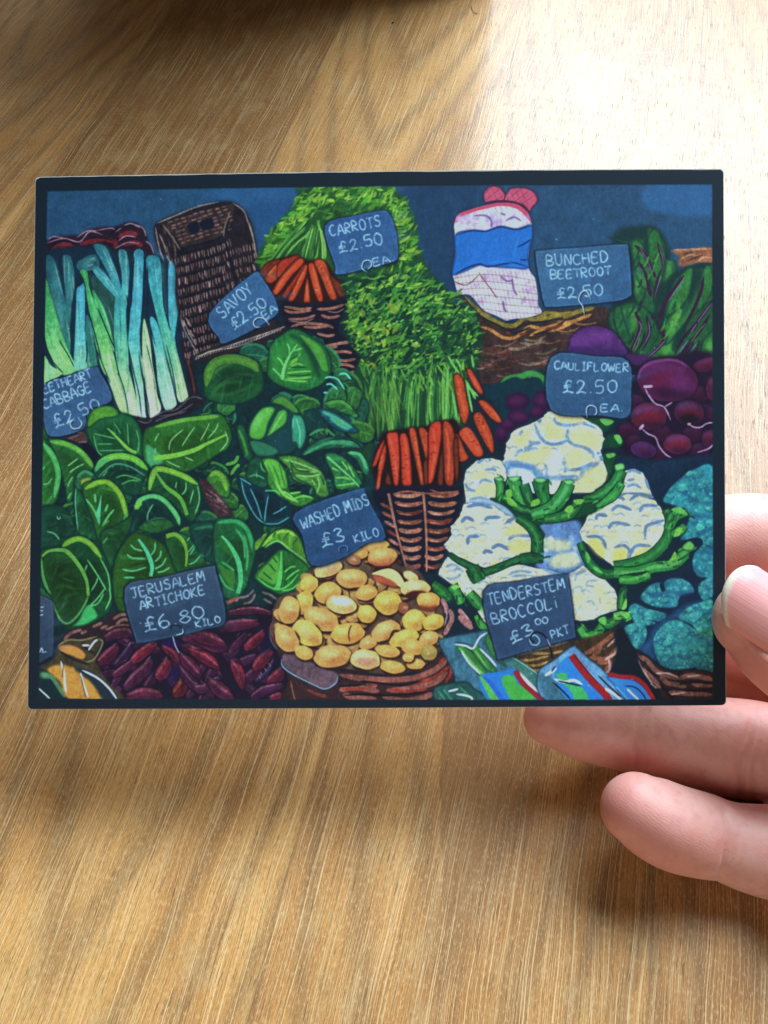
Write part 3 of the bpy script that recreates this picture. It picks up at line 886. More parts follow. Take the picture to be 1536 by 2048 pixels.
def paint_beets():
    tile('P')
    poly('1225,470 1300,452 1325,470 1340,500 1350,540 1430,530 1430,720 1230,720 1220,620 1240,560', (20, 52, 52), soft=4)
    tile('A4')
    poly('1080,660 1200,650 1400,635 1410,740 1300,750 1150,780 1140,700', (150, 92, 62), soft=1, tex=.6)
    strokes('1100,655 1250,650 1390,645|1160,720 1230,690 1300,700|1280,740 1340,710 1400,715', 14, (205, 150, 110), tex=.6, alpha=.8)
    strokes('1180,690 1260,670|1200,740 1330,690', 9, (60, 40, 40))
    # leaves
    L = (46, 112, 50); Lm = (32, 88, 50); Ld = (24, 72, 54)
    for s, c in (('600,560 750,590 880,560 900,480 960,510 1030,600 1040,720 1110,740 1120,820 1060,900 1030,1080 940,1140 820,1060 780,900 760,650', Lm), ('1030,1170 1080,930 1150,850 1230,800 1330,790 1410,780 1410,1000 1330,1110 1250,1190 1150,1330 1060,1400 1020,1300', L), ('610,1150 700,1080 830,1070 950,1180 990,1290 1050,1330 950,1480 830,1480 700,1360 620,1250', Lm), ('1100,1340 1280,1130 1410,1050 1415,1250 1330,1440 1200,1480 1060,1490', Lm), ('1265,1470 1310,1380 1410,1280 1420,1470 1330,1490', L), ('880,1480 960,1400 1060,1370 1130,1300 1100,1480 960,1500', L)):
        poly(s, c, out=(18, 52, 50), ow=3, tex=.35)
    for s in ('770,620 840,580 870,680 860,860 820,1000 790,900|950,540 970,520 960,640|1060,740 1090,760 1070,860 1040,880|1180,860 1220,840 1190,960 1100,1080 1060,1130|1330,820 1400,800 1390,920 1320,1050|660,1160 780,1100 840,1150 790,1280 720,1280|1090,1180 1160,1120 1120,1250 1070,1330|1000,1420 1080,1390 1040,1470|1330,1440 1390,1330 1400,1420'.split('|')):
        poly(s, (82, 156, 62), soft=3, alpha=.7, tex=.3)
    for s in ('1230,850 1290,830 1250,1000 1170,1080 1190,980|1180,1080 1250,1050 1150,1200|720,1150 760,1120 770,1260 730,1290|870,600 900,560 920,700 900,820'.split('|')):
        poly(s, (22, 74, 58), soft=3, alpha=.8)
    strokes('1180,850 1130,920 1060,1020 1000,1150 975,1190|975,600 1000,680 1020,780 980,880 945,1050|800,620 870,680 930,800 960,870|830,750 880,830 910,950 925,1010|800,1130 840,1220 820,1330 770,1430|890,1160 915,1270 890,1360 850,1430|1410,1030 1330,1150 1230,1270 1170,1340 1110,1450|640,1180 680,1290 740,1360|1040,1330 990,1400 890,1490|930,1160 980,1220 1030,1330|1380,1150 1300,1280 1220,1370 1150,1480', 26, (54, 22, 52), tex=.2)
    strokes('985,620 1010,700 1020,780 990,890 950,1030|830,1200 850,1250 820,1340 780,1430|905,1200 915,1290 880,1370 850,1420|1395,1060 1300,1190 1230,1290|1040,1345 970,1420 900,1480|1210,1350 1160,1420 1110,1470|840,640 900,740 940,850|1280,1370 1210,1460', 8, (160, 128, 180), alpha=.75)
    strokes('1350,1220 1300,1270 1230,1370|1190,930 1120,970|1200,1000 1120,1030|1160,1070 1090,1090', 7, (110, 190, 90), alpha=.7)
    for s, c in (('905,560 945,500 985,520 1020,640 1040,740 1015,870 960,960 915,860 890,700', (40, 108, 50)), ('775,620 800,575 850,600 900,700 925,800 900,950 830,900 790,760', (44, 112, 54)), ('1180,820 1250,800 1240,950 1170,1080 1080,1150 1040,1160 1100,960', (50, 120, 54)), ('1330,800 1390,785 1400,960 1330,1080 1280,1120 1290,960', (46, 112, 52)), ('640,1130 690,1090 720,1200 760,1330 720,1370 660,1270', (34, 94, 52))):
        poly(s, c, out=(16, 48, 46), ow=3, tex=.4)
    for s in ('870,580 900,540 915,700 900,800 880,700', '1040,900 1120,820 1130,860 1070,1000 1000,1120', '1250,800 1320,800 1280,960 1220,1060', '760,640 790,760 800,960 770,900', '960,980 1030,900 1020,1040 960,1150', '1100,1330 1200,1200 1180,1300 1100,1440'):
        poly(s, (16, 50, 48), soft=2, alpha=.85)
    strokes('1180,850 1130,920 1060,1020 1000,1150 975,1190|975,600 1000,680 1020,780 980,880 945,1050|800,620 870,680 930,800 960,870|830,750 880,830 910,950 925,1010|1330,860 1310,980 1250,1120 1180,1250', 24, (56, 22, 54))
    strokes('985,620 1010,700 1020,780 990,890 950,1030|840,640 900,740 940,850|1190,860 1120,960 1060,1050', 7, (160, 128, 180), alpha=.7)
    tile('P')
    for k in range(60):
        x, y = rng.uniform(1236, 1424), rng.uniform(490, 700)
        if y < 545 and x > 1340:
            continue
        l = rng.uniform(16, 46)
        stroke('%g,%g %g,%g %g,%g' % (x, y, x - l * .12, y + l * .5, x - l * .45, y + l), rng.uniform(2, 6), jit([(18, 58, 50), (24, 72, 50), (84, 152, 60), (18, 52, 50), (50, 22, 50)][rng.randint(5)], .1), alpha=.7)
    # roots
    tile('B4')
    poly('700,60 850,130 960,160 1420,120 1428,870 1300,900 900,910 700,880 760,600 780,300', (34, 20, 44), soft=4)
    poly('290,60 310,-20 380,-80 470,-108 560,-100 650,-50 720,40 740,110 600,125 420,120 290,110', (86, 42, 106), out=(32, 20, 52), ow=3, tex=.25)
    poly('330,-10 480,-70 600,-60 620,0 480,30 340,60', (112, 56, 130), soft=5, alpha=.7)
    poly('300,60 500,60 720,80 720,120 480,130 300,110', (52, 32, 84), soft=5, alpha=.7)
    poly('730,120 800,110 900,120 960,160 880,190 800,195', (70, 34, 84), soft=2)

    def beet(cx, cy, rx, ry, ang, base=(80, 25, 58), hi=(108, 56, 102), r=(96, 20, 46)):
        ell(cx, cy, rx * 1.06, ry * 1.07, ang, (26, 16, 36), soft=3)
        ell(cx, cy, rx, ry, ang, base, wob=.03, tex=.25)
        ell(cx - rx * .1, cy - ry * .45, rx * .7, ry * .38, ang, hi, soft=5, alpha=.75)
        ell(cx + rx * .05, cy + ry * .05, rx * .62, ry * .5, ang, r, soft=6, alpha=.85)
        ell(cx + rx * .2, cy + ry * .6, rx * .65, ry * .3, ang, (44, 18, 46), soft=6, alpha=.75)
    for (x, y, r) in ((800, 480, 70), (760, 700, 80), (1010, 720, 70), (1280, 420, 80), (1330, 560, 80), (1250, 720, 70), (980, 870, 70), (1300, 850, 70), (1420, 560, 70), (800, 780, 60)):
        beet(x, y, r * 1.1, r * .85, 0, (56, 20, 50), (74, 40, 84), (62, 18, 44))
    beet(1360, 190, 120, 50, -15)
    beet(1430, 370, 80, 105, 10)
    beet(1050, 310, 235, 165, 5, (80, 25, 66), (98, 38, 92), (104, 21, 66))
    strokes('830,300 850,230 920,180 1040,155 1140,165 1210,210', 20, (150, 80, 150), alpha=.6, soft=1.5)
    ell(1150, 330, 90, 60, 20, (104, 40, 104), soft=7, alpha=.7)
    beet(910, 590, 140, 105, 0, (84, 24, 52), (108, 60, 112), (112, 20, 40))
    beet(1220, 560, 120, 95, 5, (72, 26, 56), (98, 62, 116), (96, 22, 40))
    ell(1215, 610, 70, 40, 0, (30, 14, 34), soft=4)
    beet(870, 845, 100, 62, 10, (72, 34, 84), (96, 56, 116), (80, 26, 62))
    beet(1130, 800, 110, 78, 0, (92, 30, 60), (120, 66, 122), (120, 30, 44))
    beet(1390, 760, 75, 70, 0, (70, 26, 60))
    strokes('880,370 910,430 960,490 1030,520 1080,620|1030,515 1090,480|840,670 900,720 960,750 990,820 1040,880 1085,905|1220,650 1260,670 1310,670 1360,640 1420,635|1405,800 1370,835 1280,865|755,290 800,275', 12, (176, 140, 172), tex=.4)
    strokes('865,360 900,360 940,355|835,690 870,650|1205,645 1235,650', 22, (190, 156, 182), tex=.4)
    # dark gap below, slate-blue shelf
    poly('640,890 1000,925 1425,880 1420,1010 1250,1000 1000,1150 940,1200 860,1010 740,1000', (22, 44, 66), soft=4, tex=.3)
    tile('B3')
    poly('830,360 950,330 1180,240 1310,260 1320,560 1200,640 1000,760 930,700 950,560 860,440', (16, 50, 62), soft=3)
    poly('960,335 1010,280 1110,260 1190,235 1270,260 1310,300 1305,370 1260,300 1180,290 1130,305 1060,290', (66, 146, 66), out=(22, 66, 54), ow=2)
    for b in ((1090, 480, 95, 70), (1280, 470, 75, 80), (1100, 600, 90, 60), (970, 720, 50, 70), (1240, 560, 60, 50), (1020, 660, 60, 50)):
        ell(b[0], b[1], b[2], b[3], 0, (50, 18, 56), soft=2); ell(b[0] - 6, b[1] - 12, b[2] * .7, b[3] * .55, 0, (88, 32, 78), soft=4, alpha=.8)


def leaf(s, base, rim=None, rw=30, rc=(96, 160, 58), out=(14, 46, 46), ow=3.5, soft=0, hi=None):
    q0 = np.array([[float(v) for v in q.split(',')] for q in s.split()])
    s = q0.mean(0) + (q0 - q0.mean(0)) * 1.07
    poly(s, (12, 38, 44), soft=4, alpha=.55)
    m = poly(s, base, out=out, ow=ow, tex=.3, soft=soft, clip=True)
    o = CLIP[0]
    CLIP[0] = o * m
    p = pts(s); c = p.mean(0)
    q = warp(spline(c + (p - c) * .55 + [2, 3], True))
    lay(raster(q), tuple(v * .62 for v in base), 7, .6)
    d = p - c; ax = np.linalg.eigh(d.T @ d)[1][:, 1]; nx = np.array([-ax[1], ax[0]])
    L = np.abs(d @ ax).max(); W = np.abs(d @ nx).max()
    sv = list(cur); cur[:] = [0, 0, 1.0]
    for k in range(16):
        a = c + ax * rng.uniform(-.8, .8) * L
        b = a + nx * rng.choice([-1, 1]) * W * rng.uniform(.4, 1) + ax * L * rng.uniform(.1, .35)
        stroke(np.array([a, (a + b) / 2 + ax * 1.5, b]), rng.uniform(1.5, 5), tuple(np.clip(np.array(base) * rng.choice([.6, .75, 1.25, 1.45]) + 4, 0, 255)), alpha=.45, soft=rng.choice([0, 1]))
    cur[:] = sv
    CLIP[0] = o
    if rim:
        for r in rim.split('|'):
            stroke(r.strip(), rw, rc, tex=.3, soft=0)
            stroke(r.strip(), rw * .4, tuple(min(255, v * 1.18 + 6) for v in rc), alpha=.6, soft=1)


def paint_cabbage():
    tile('P')
    # the heap behind: many half-hidden leaves
    for k in range(150):
        x, y = rng.uniform(85, 730), rng.uniform(690, 1215)
        if not inside([(85, 870), (290, 890), (400, 850), (415, 740), (560, 680), (690, 700), (735, 900), (735, 1000), (640, 1150), (560, 1230), (300, 1215), (120, 1270), (85, 1200)], x, y):
            continue
        a = rng.uniform(-70, 70); r = rng.uniform(16, 34); b = r * rng.uniform(.55, .8)
        ca, sa = math.cos(math.radians(a)), math.sin(math.radians(a))
        base = jit([(24, 76, 50), (32, 92, 50), (20, 66, 54), (42, 100, 48), (26, 84, 66)][rng.randint(5)], .1)
        ell(x, y + 2, r * 1.1, b * 1.12, a, (12, 38, 44), soft=1.5)
        ell(x, y, r, b, a, base, wob=.1, tex=.35)
        rim = jit([(70, 138, 60), (92, 156, 54), (60, 142, 96)][rng.randint(3)], .1)
        f = lambda u, v: '%g,%g' % (x + u * r * ca - v * b * sa, y + u * r * sa + v * b * ca)
        stroke(' '.join(f(math.cos(t), math.sin(t)) for t in np.linspace(3.4, 5.9, 6)), r * .18, rim, alpha=.8)
        stroke(f(-.7, .3) + ' ' + f(0, 0) + ' ' + f(.8, -.1), r * .1, rim, alpha=.8)
        for u in (-.4, 0, .4):
            stroke(f(u, .05) + ' ' + f(u + .25, -.6), r * .06, rim, alpha=.6); stroke(f(u, .1) + ' ' + f(u + .2, .65), r * .06, rim, alpha=.6)
    V = (88, 176, 104); T = (76, 188, 142)
    # savoys behind
    tile('B2')
    leaf('50,330 70,230 130,160 280,130 420,170 470,260 460,400 300,480 80,450', (26, 82, 48), '55,360 75,240 140,170 270,150 400,190 450,250', 70, (74, 126, 44), soft=1)
    strokes('60,320 150,230 280,170|100,420 220,300 400,270', 18, (104, 152, 50), alpha=.5, soft=2)
    strokes('110,380 230,330 330,330|160,440 300,400 420,340|80,430 200,420', 20, (46, 112, 54), alpha=.7, soft=2)
    strokes('150,330 270,280 420,300', 22, (18, 58, 50), alpha=.8, soft=1.5)
    leaf('540,220 560,60 640,-20 740,-64 860,0 940,60 990,160 985,260 920,340 780,385 640,350 550,290', (34, 112, 54))
    poly('760,-40 860,0 950,80 985,190 985,250 935,235 880,130 800,20', (74, 150, 54), out=(20, 70, 50), ow=2.5)
    strokes('690,-40 800,40 880,170 920,300', 40, (18, 62, 48), alpha=.8, soft=2)
    poly('560,120 640,30 740,10 800,80 860,230 840,310 660,310 570,280', (56, 146, 60), soft=4, alpha=.6)
    strokes('635,310 650,220 690,130 750,40', (26, 20, 8), (120, 210, 110))
    strokes('650,210 620,160 595,140|690,130 690,70 670,30|720,90 790,70|640,300 590,250 560,220', 13, (104, 200, 104))
    strokes('670,260 760,250 860,245|660,300 760,300 860,290|680,230 740,190 800,200|690,200 760,150|700,180 780,110|650,310 740,320 830,325', 14, (112, 186, 70))
    strokes('680,275 770,280 860,270|690,215 760,215 820,215|700,160 760,125', 9, (20, 70, 50))
    strokes('960,300 1000,290 1060,310 1115,390|1070,270 1120,265 1160,310|970,350 1010,345 1060,390|950,410 985,410', 15, (104, 206, 180))
    strokes('1010,300 1060,340 1090,400', 16, (40, 110, 100), alpha=.6)
    # side leaves round the middle savoy
    leaf('820,560 950,540 1000,640 900,700 820,690', (22, 66, 62))
    leaf('960,500 1080,470 1180,540 1205,600 1100,560', (44, 118, 56), '980,490 1090,480 1170,540', 26, (74, 142, 56))
    leaf('920,540 1050,570 1190,680 1200,710 1080,700 980,630', (26, 84, 96), None)
    strokes('940,555 1040,600 1170,680|1000,600 1080,660 1150,690', 28, (72, 172, 142), soft=1)
    strokes('1040,620 1120,660', 18, (90, 170, 80), soft=1)
    leaf('800,880 880,800 1000,750 1180,770 1240,830 1100,830 960,840', (34, 104, 74), '800,885 900,830 1010,790 1190,790', 26, (54, 138, 92))
    strokes('840,740 900,700 960,690|870,720 930,690|980,690 1010,720 1040,740|1000,790 1100,800 1180,810', 18, (66, 148, 98), alpha=.8)
    strokes('1000,770 1100,760 1200,790 1270,860', 14, (18, 52, 56))
    leaf('290,690 340,670 380,800 410,930 340,880', (28, 92, 56), '300,690 340,780 370,890', 20, (60, 132, 56))
    poly('380,740 400,630 470,540 560,480 680,500 770,570 815,700 790,830 700,880 560,890 430,880 390,800', (18, 58, 64), soft=3)
    ell(600, 690, 215, 200, 0, (20, 66, 64), out=(12, 40, 46), ow=4)
    poly('560,480 620,435 680,460 760,550 720,560 640,510', (74, 134, 50), out=(20, 60, 46), ow=2)
    poly('385,740 400,640 480,530 580,530 530,640 500,740 450,770', (84, 168, 56), out=(18, 62, 50), ow=3)
    poly('450,580 520,530 560,540 470,640 410,720 400,660', (116, 200, 100), soft=3, alpha=.6)
    poly('520,745 560,640 610,550 670,550 662,640 590,700', (78, 162, 62), out=(18, 62, 50), ow=3)
    strokes('650,560 600,630 550,720', 14, (122, 206, 100), alpha=.7)
    poly('715,590 740,580 790,600 818,710 800,800 765,840 740,790 710,770', (54, 148, 112), out=(18, 56, 56), ow=3)
    strokes('740,600 770,700 770,810|720,600 715,690', 14, (104, 204, 164), alpha=.7)
    poly('390,780 500,790 605,850 560,890 440,885', (44, 118, 84), out=(16, 52, 54), ow=2.5)
    poly('530,770 660,690 700,700 690,800 700,850 620,850', (24, 70, 74), soft=2)
    # lower savoy
    leaf('370,1060 390,940 470,910 520,1000 520,1110 440,1130', (26, 86, 60))
    strokes('380,1050 440,1040 500,1070|470,920 480,990 520,1020|440,1060 440,1020', 10, (82, 172, 112))
    leaf('490,930 590,930 660,1010 690,1150 740,1170 860,1200 870,1220 760,1270 640,1220 540,1120 525,1020', (56, 132, 48), '500,940 560,1040 640,1180 740,1240', 20, (120, 196, 72))
    poly('500,930 590,930 650,1020 670,1130 620,1130 560,1050', (96, 184, 60), soft=1.5)
    strokes('560,960 600,1050 620,1120|610,950 640,1060 660,1130|520,960 580,1090', 12, (40, 110, 48), alpha=.7)
    strokes('690,1180 780,1170|720,1220 800,1200 870,1215|640,1160 700,1200 760,1250', 14, (120, 206, 92))
    leaf('620,910 740,905 860,960 940,1030 980,1180 900,1190 860,1120 740,1080 690,990', (76, 136, 56), None)
    strokes('640,920 760,950 930,1020|720,990 800,1000 900,1020|740,1040 850,1050 930,1030', 14, (128, 196, 104))
    strokes('900,1050 920,1110 900,1180|860,1070 890,1120', 12, (116, 184, 90))
    strokes('690,930 750,1000 860,1010|930,1040 960,1120|700,960 740,1060 850,1110', 12, (28, 84, 48))
    leaf('310,1060 400,1110 480,1150 550,1190 660,1240 730,1320 680,1400 560,1420 480,1400 400,1320 340,1200', (14, 50, 62))
    strokes('320,1070 350,1200 430,1350 500,1410|390,1140 440,1250 480,1380|530,1190 510,1300 500,1400|500,1410 600,1410 690,1360|560,1340 620,1310 670,1275|310,1060 360,1090 400,1115', 11, (72, 156, 158))
    strokes('500,1160 580,1160 620,1190', 12, (84, 190, 110))
    leaf('970,900 1040,880 1140,940 1220,1060 1225,1110 1060,1140 1030,1040', (44, 128, 70), None)
    strokes('980,900 1060,970 1150,1050 1225,1130', (18, 14, 8), (110, 206, 120))
    strokes('1050,1120 1140,1110 1200,1100|1040,1060 1120,1060 1160,1080|1010,980 1070,1010|1140,960 1190,1060|1090,930 1140,1000', 12, (130, 200, 86))
    leaf('1130,870 1220,870 1290,950 1285,1030 1250,1010 1200,920', (44, 124, 84), '1140,870 1230,885 1280,990', 26, (76, 166, 104))
    leaf('60,1080 120,1010 200,1040 230,1110 220,1200 140,1180', (60, 124, 46), '80,1050 130,1020 180,1060 210,1160', 40, (96, 152, 46), soft=1)
    strokes('200,960 270,940 300,890|240,1040 280,980 310,960', 26, (84, 160, 58))
    tile('P')
    poly('400,960 420,965 440,990 468,1030 440,1035 415,1005', (66, 46, 52), tex=.6, soft=1)
    for k in range(16):
        x = rng.uniform(405, 455); y = 970 + (x - 405) * .9 + rng.uniform(-4, 18)
        stroke('%g,%g %g,%g' % (x, y, x + 12, y + 8), 2.4, jit((130, 96, 100), .15), tex=.5)
    # sweetheart cabbages, back to front
    tile('B1')
    poly('130,620 200,740 180,780 130,780', (40, 96, 40), soft=1)
    poly('230,740 360,690 460,690 490,780 440,800 340,770', (88, 60, 58), out=(30, 26, 36), ow=3, tex=.5)
    strokes('260,750 350,710 450,715|330,760 420,730|410,790 480,780', 12, (150, 116, 108), tex=.5)
    poly('430,790 560,850 640,920 520,980', (24, 26, 44), soft=2)
    leaf('470,640 560,570 700,570 800,590 860,650 900,760 930,900 850,880 700,885 620,905 550,830 490,720', (28, 92, 54))
    poly('480,600 520,545 580,515 650,508 700,530 722,570 690,590 580,610 500,670', (80, 146, 46), out=(24, 68, 44), ow=2.5)
    strokes('640,680 720,760 800,840 860,870', (10, 24, 30), (124, 186, 66))
    strokes('530,720 620,740 700,760|560,800 680,800|570,850 680,850 760,850|790,640 795,720 800,810|860,690 880,780 870,870|690,640 740,720|630,680 700,720|530,730 560,850 600,890', 9, (86, 172, 100))
    leaf('940,720 1000,670 1200,620 1400,595 1490,585 1540,640 1570,740 1545,830 1480,870 1280,990 1180,990 1060,950 960,975 930,860', (44, 104, 40), '1000,672 1200,622 1400,598 1490,588', 34, (92, 152, 52))
    poly('930,830 960,810 1040,880 1060,940 960,975', (70, 164, 104), soft=2)
    strokes('990,910 1150,890 1300,850 1400,800 1550,730', (40, 36, 14), (122, 190, 62))
    strokes('1110,850 1130,770 1220,690|1210,820 1260,740 1310,670|1350,780 1400,690 1420,640|1410,760 1470,690 1490,640|1000,780 1020,740 1035,720|1090,930 1150,960 1200,980|1230,900 1300,930|1000,870 1010,830|1540,700 1560,780 1500,860', 10, (124, 190, 112))
    leaf('190,770 300,780 430,850 500,920 535,1000 480,1010 400,1060 370,1200 330,1225 310,1100 250,900', (38, 100, 48), '195,778 330,805 440,870 530,985', 42, (92, 162, 58))
    strokes('330,970 370,940 410,910|340,1020 400,980 460,950|330,1130 350,1080 370,1050|330,1220 360,1170', 10, (124, 196, 108))
    leaf('130,780 200,860 250,950 270,1050 240,1220 130,1260', (42, 112, 48), '140,795 220,900 258,1040 225,1210', 42, (74, 164, 84))
    strokes('135,1000 155,970|135,1110 180,1100 210,1060', 9, (104, 190, 108))
    leaf('545,980 600,910 700,880 830,890 930,960 945,1010 900,1080 860,1180 700,1140 640,1090 550,1060', (22, 74, 52), '548,1000 610,925 720,892 850,920 945,1000', 50, (104, 176, 58))
    strokes('545,1010 580,950 650,915', 30, (70, 168, 100))
    strokes('560,1060 680,960 800,970 930,1045', 14, (70, 142, 114))
    strokes('700,1060 780,1040 900,1080|740,1110 820,1080 880,1085|600,1050 640,1000', 10, (84, 164, 84))
    strokes('640,1070 750,1010 880,1030', 18, (14, 48, 48))
    leaf('950,1150 990,1000 1050,985 1200,1030 1320,1090 1345,1200 1320,1330 1260,1380 1150,1260 1000,1170', (26, 82, 50), '960,1155 995,1020 1050,992 1210,1040 1330,1110', 44, (112, 168, 48))
    strokes('1010,1020 1090,1130 1200,1220 1250,1345', (14, 34, 26), (98, 170, 60))
    strokes('1240,1090 1240,1150 1210,1190|1170,1090 1160,1140|1300,1150 1270,1260|1330,1120 1345,1230 1310,1340', 10, (112, 192, 112))
    leaf('850,1290 880,1220 990,1190 1080,1230 1160,1320 1195,1430 1100,1400 960,1380 870,1450 790,1500 800,1400', (18, 62, 56), '850,1290 890,1230 990,1200 1080,1240 1170,1350 1190,1420', 36, (84, 176, 98))
    strokes('848,1300 900,1240', 40, (112, 182, 64))
    strokes('990,1260 950,1330 945,1390|870,1440 960,1390 1060,1370 1150,1420', 12, (92, 170, 120))
    leaf('880,1440 980,1390 1080,1380 1140,1430 1000,1480', (40, 104, 50))
    leaf('390,1120 430,1170 480,1260 560,1440 565,1536 480,1510 420,1480 385,1300', (26, 86, 52))
    strokes('395,1130 390,1260 410,1470', 9, (104, 176, 130))
    leaf('385,1100 420,1030 470,1000 520,1030 560,1070 500,1080 440,1150', (36, 100, 62), '400,1060 460,1010 530,1040', 26, (58, 132, 84))
    poly('435,1080 480,1060 510,1070 470,1120 440,1115', (160, 172, 46), soft=1)
    leaf('455,1150 520,1095 600,1085 680,1110 760,1210 800,1350 785,1420 700,1500 590,1560 530,1380', (42, 100, 40), '465,1145 560,1098 650,1100 740,1200 792,1390', 40, (116, 164, 44))
    poly('590,1190 570,1270 550,1340 575,1420 585,1300', (84, 200, 150))
    strokes('690,1300 640,1360 600,1430|540,1180 545,1250|640,1260 620,1320|470,1220 530,1300 570,1390', 16, (90, 188, 110))
    leaf('130,1320 200,1280 300,1300 370,1400 365,1500 280,1560 130,1580', (22, 74, 54), soft=1)
    strokes('170,1470 230,1490 270,1540', 12, (90, 170, 120))
    stroke('248,1350 255,1375 270,1370 272,1355', 7, (160, 215, 180))
    tile('C1')
    leaf('590,150 700,90 820,20 800,120 700,300 660,420 620,330', (30, 84, 44))
    strokes('600,220 640,170|590,90 650,40|760,40 790,-20', 14, (74, 150, 80))
    # broad leaf front left
    leaf('285,250 340,195 420,175 520,225 600,310 650,450 668,600 640,720 560,785 450,840 300,800', (20, 72, 42), '290,245 350,200 430,185 510,230 590,330', 42, (106, 160, 46))
    strokes('480,340 560,460 630,580|500,600 550,520 560,480|460,440 480,380|620,560 560,640 490,710|650,560 660,640 620,730|490,700 560,680 610,600|580,330 640,450 660,590', 12, (96, 190, 104))
    poly('490,690 560,770 500,820 440,845 340,845 400,790', (58, 172, 92), soft=1)
    leaf('130,300 180,272 260,265 340,295 430,400 480,520 492,620 440,710 400,790 330,835 260,780 210,660 150,540 125,420', (28, 70, 34))
    strokes('130,320 180,280 260,268 330,285 420,390 475,500 490,620', (14, 34, 22), (98, 164, 62))
    strokes('490,620 460,690 400,780 330,832 270,800 240,730|130,420 150,520 200,610|125,330 140,460 185,590', 16, (78, 156, 74))
    strokes('230,560 320,540 400,590|260,470 340,430|280,640 360,610 420,600', 22, (44, 96, 34), alpha=.6, soft=2)
    leaf('120,560 170,600 210,650 130,640', (40, 110, 60))
    strokes('215,670 250,760 300,830', 12, (96, 168, 60))
    # artichoke-side leaf behind the slate
    leaf('690,470 730,300 820,170 900,160 1050,230 1120,340 1180,440 1100,640 800,720 720,680', (40, 88, 32))
    strokes('875,185 940,280 980,390 970,470', (16, 34, 26), (78, 196, 146))
    strokes('815,225 850,260 910,275|785,300 830,330 930,335|750,415 830,430 940,400|1005,210 1000,270 970,310|1050,270 1040,320 1000,360|1090,325 1060,380 1000,415|1120,400 1070,430 1020,440|760,480 850,480', 14, (86, 184, 124))
    leaf('1085,170 1160,145 1240,160 1330,250 1380,380 1260,410 1180,430 1130,320', (30, 88, 44))
    strokes('1090,165 1160,150 1225,210 1248,300 1240,395', (34, 30, 14), (114, 166, 50))
    strokes('1255,290 1310,220|1250,200 1270,170|1260,380 1310,360 1360,300|1270,310 1320,230', 12, (78, 178, 124))
    tile('C2')
    leaf('-60,90 60,60 180,100 200,250 160,380 60,340 -20,240', (20, 70, 60))
    strokes('-40,110 60,90 140,100|0,300 40,320', 22, (40, 134, 84), alpha=.8, soft=1)
    leaf('130,70 220,40 330,60 400,150 425,260 410,350 370,480 310,600 200,610 150,450 120,260', (28, 96, 54), '140,60 280,50 370,120 415,280', 34, (44, 148, 86))
    poly('160,180 230,250 280,330 220,300 160,240', (40, 104, 44)); poly('150,380 200,410 270,440 260,560 200,500', (52, 120, 44))
    strokes('170,160 240,240 300,360 318,500 295,600', (16, 40, 30), (76, 188, 116))
    strokes('150,450 200,540 270,580|170,360 220,390 270,430|340,150 370,280 360,430|280,110 340,200 350,340', 18, (58, 160, 88))
    leaf('425,270 430,205 480,165 525,120 500,200 460,250', (104, 164, 40))
    leaf('480,250 560,150 660,112 750,160 810,280 850,390 760,380 700,290 600,210', (84, 152, 44), '490,240 570,150 660,125 740,160', 24, (128, 182, 56))
    strokes('590,130 560,170|690,130 640,190|760,170 710,230', 14, (40, 100, 44))
    strokes('500,250 600,200 700,270 840,370', 16, (108, 190, 90))
    leaf('435,470 530,360 625,275 740,330 840,440 740,540 640,600 540,560', (36, 106, 46))
    poly('450,460 520,380 600,310 610,440 580,530 500,500', (84, 160, 52), soft=1.5)
    strokes('480,430 560,500|530,370 590,440|560,320 600,370', 12, (30, 86, 44))
    strokes('628,280 625,420 610,520 590,570', (10, 34, 44), (82, 192, 92))
    strokes('440,480 520,540 600,570 680,540 760,450|650,440 700,400 740,395|660,500 730,440 770,420|630,580 720,560 820,460', 14, (84, 190, 82))


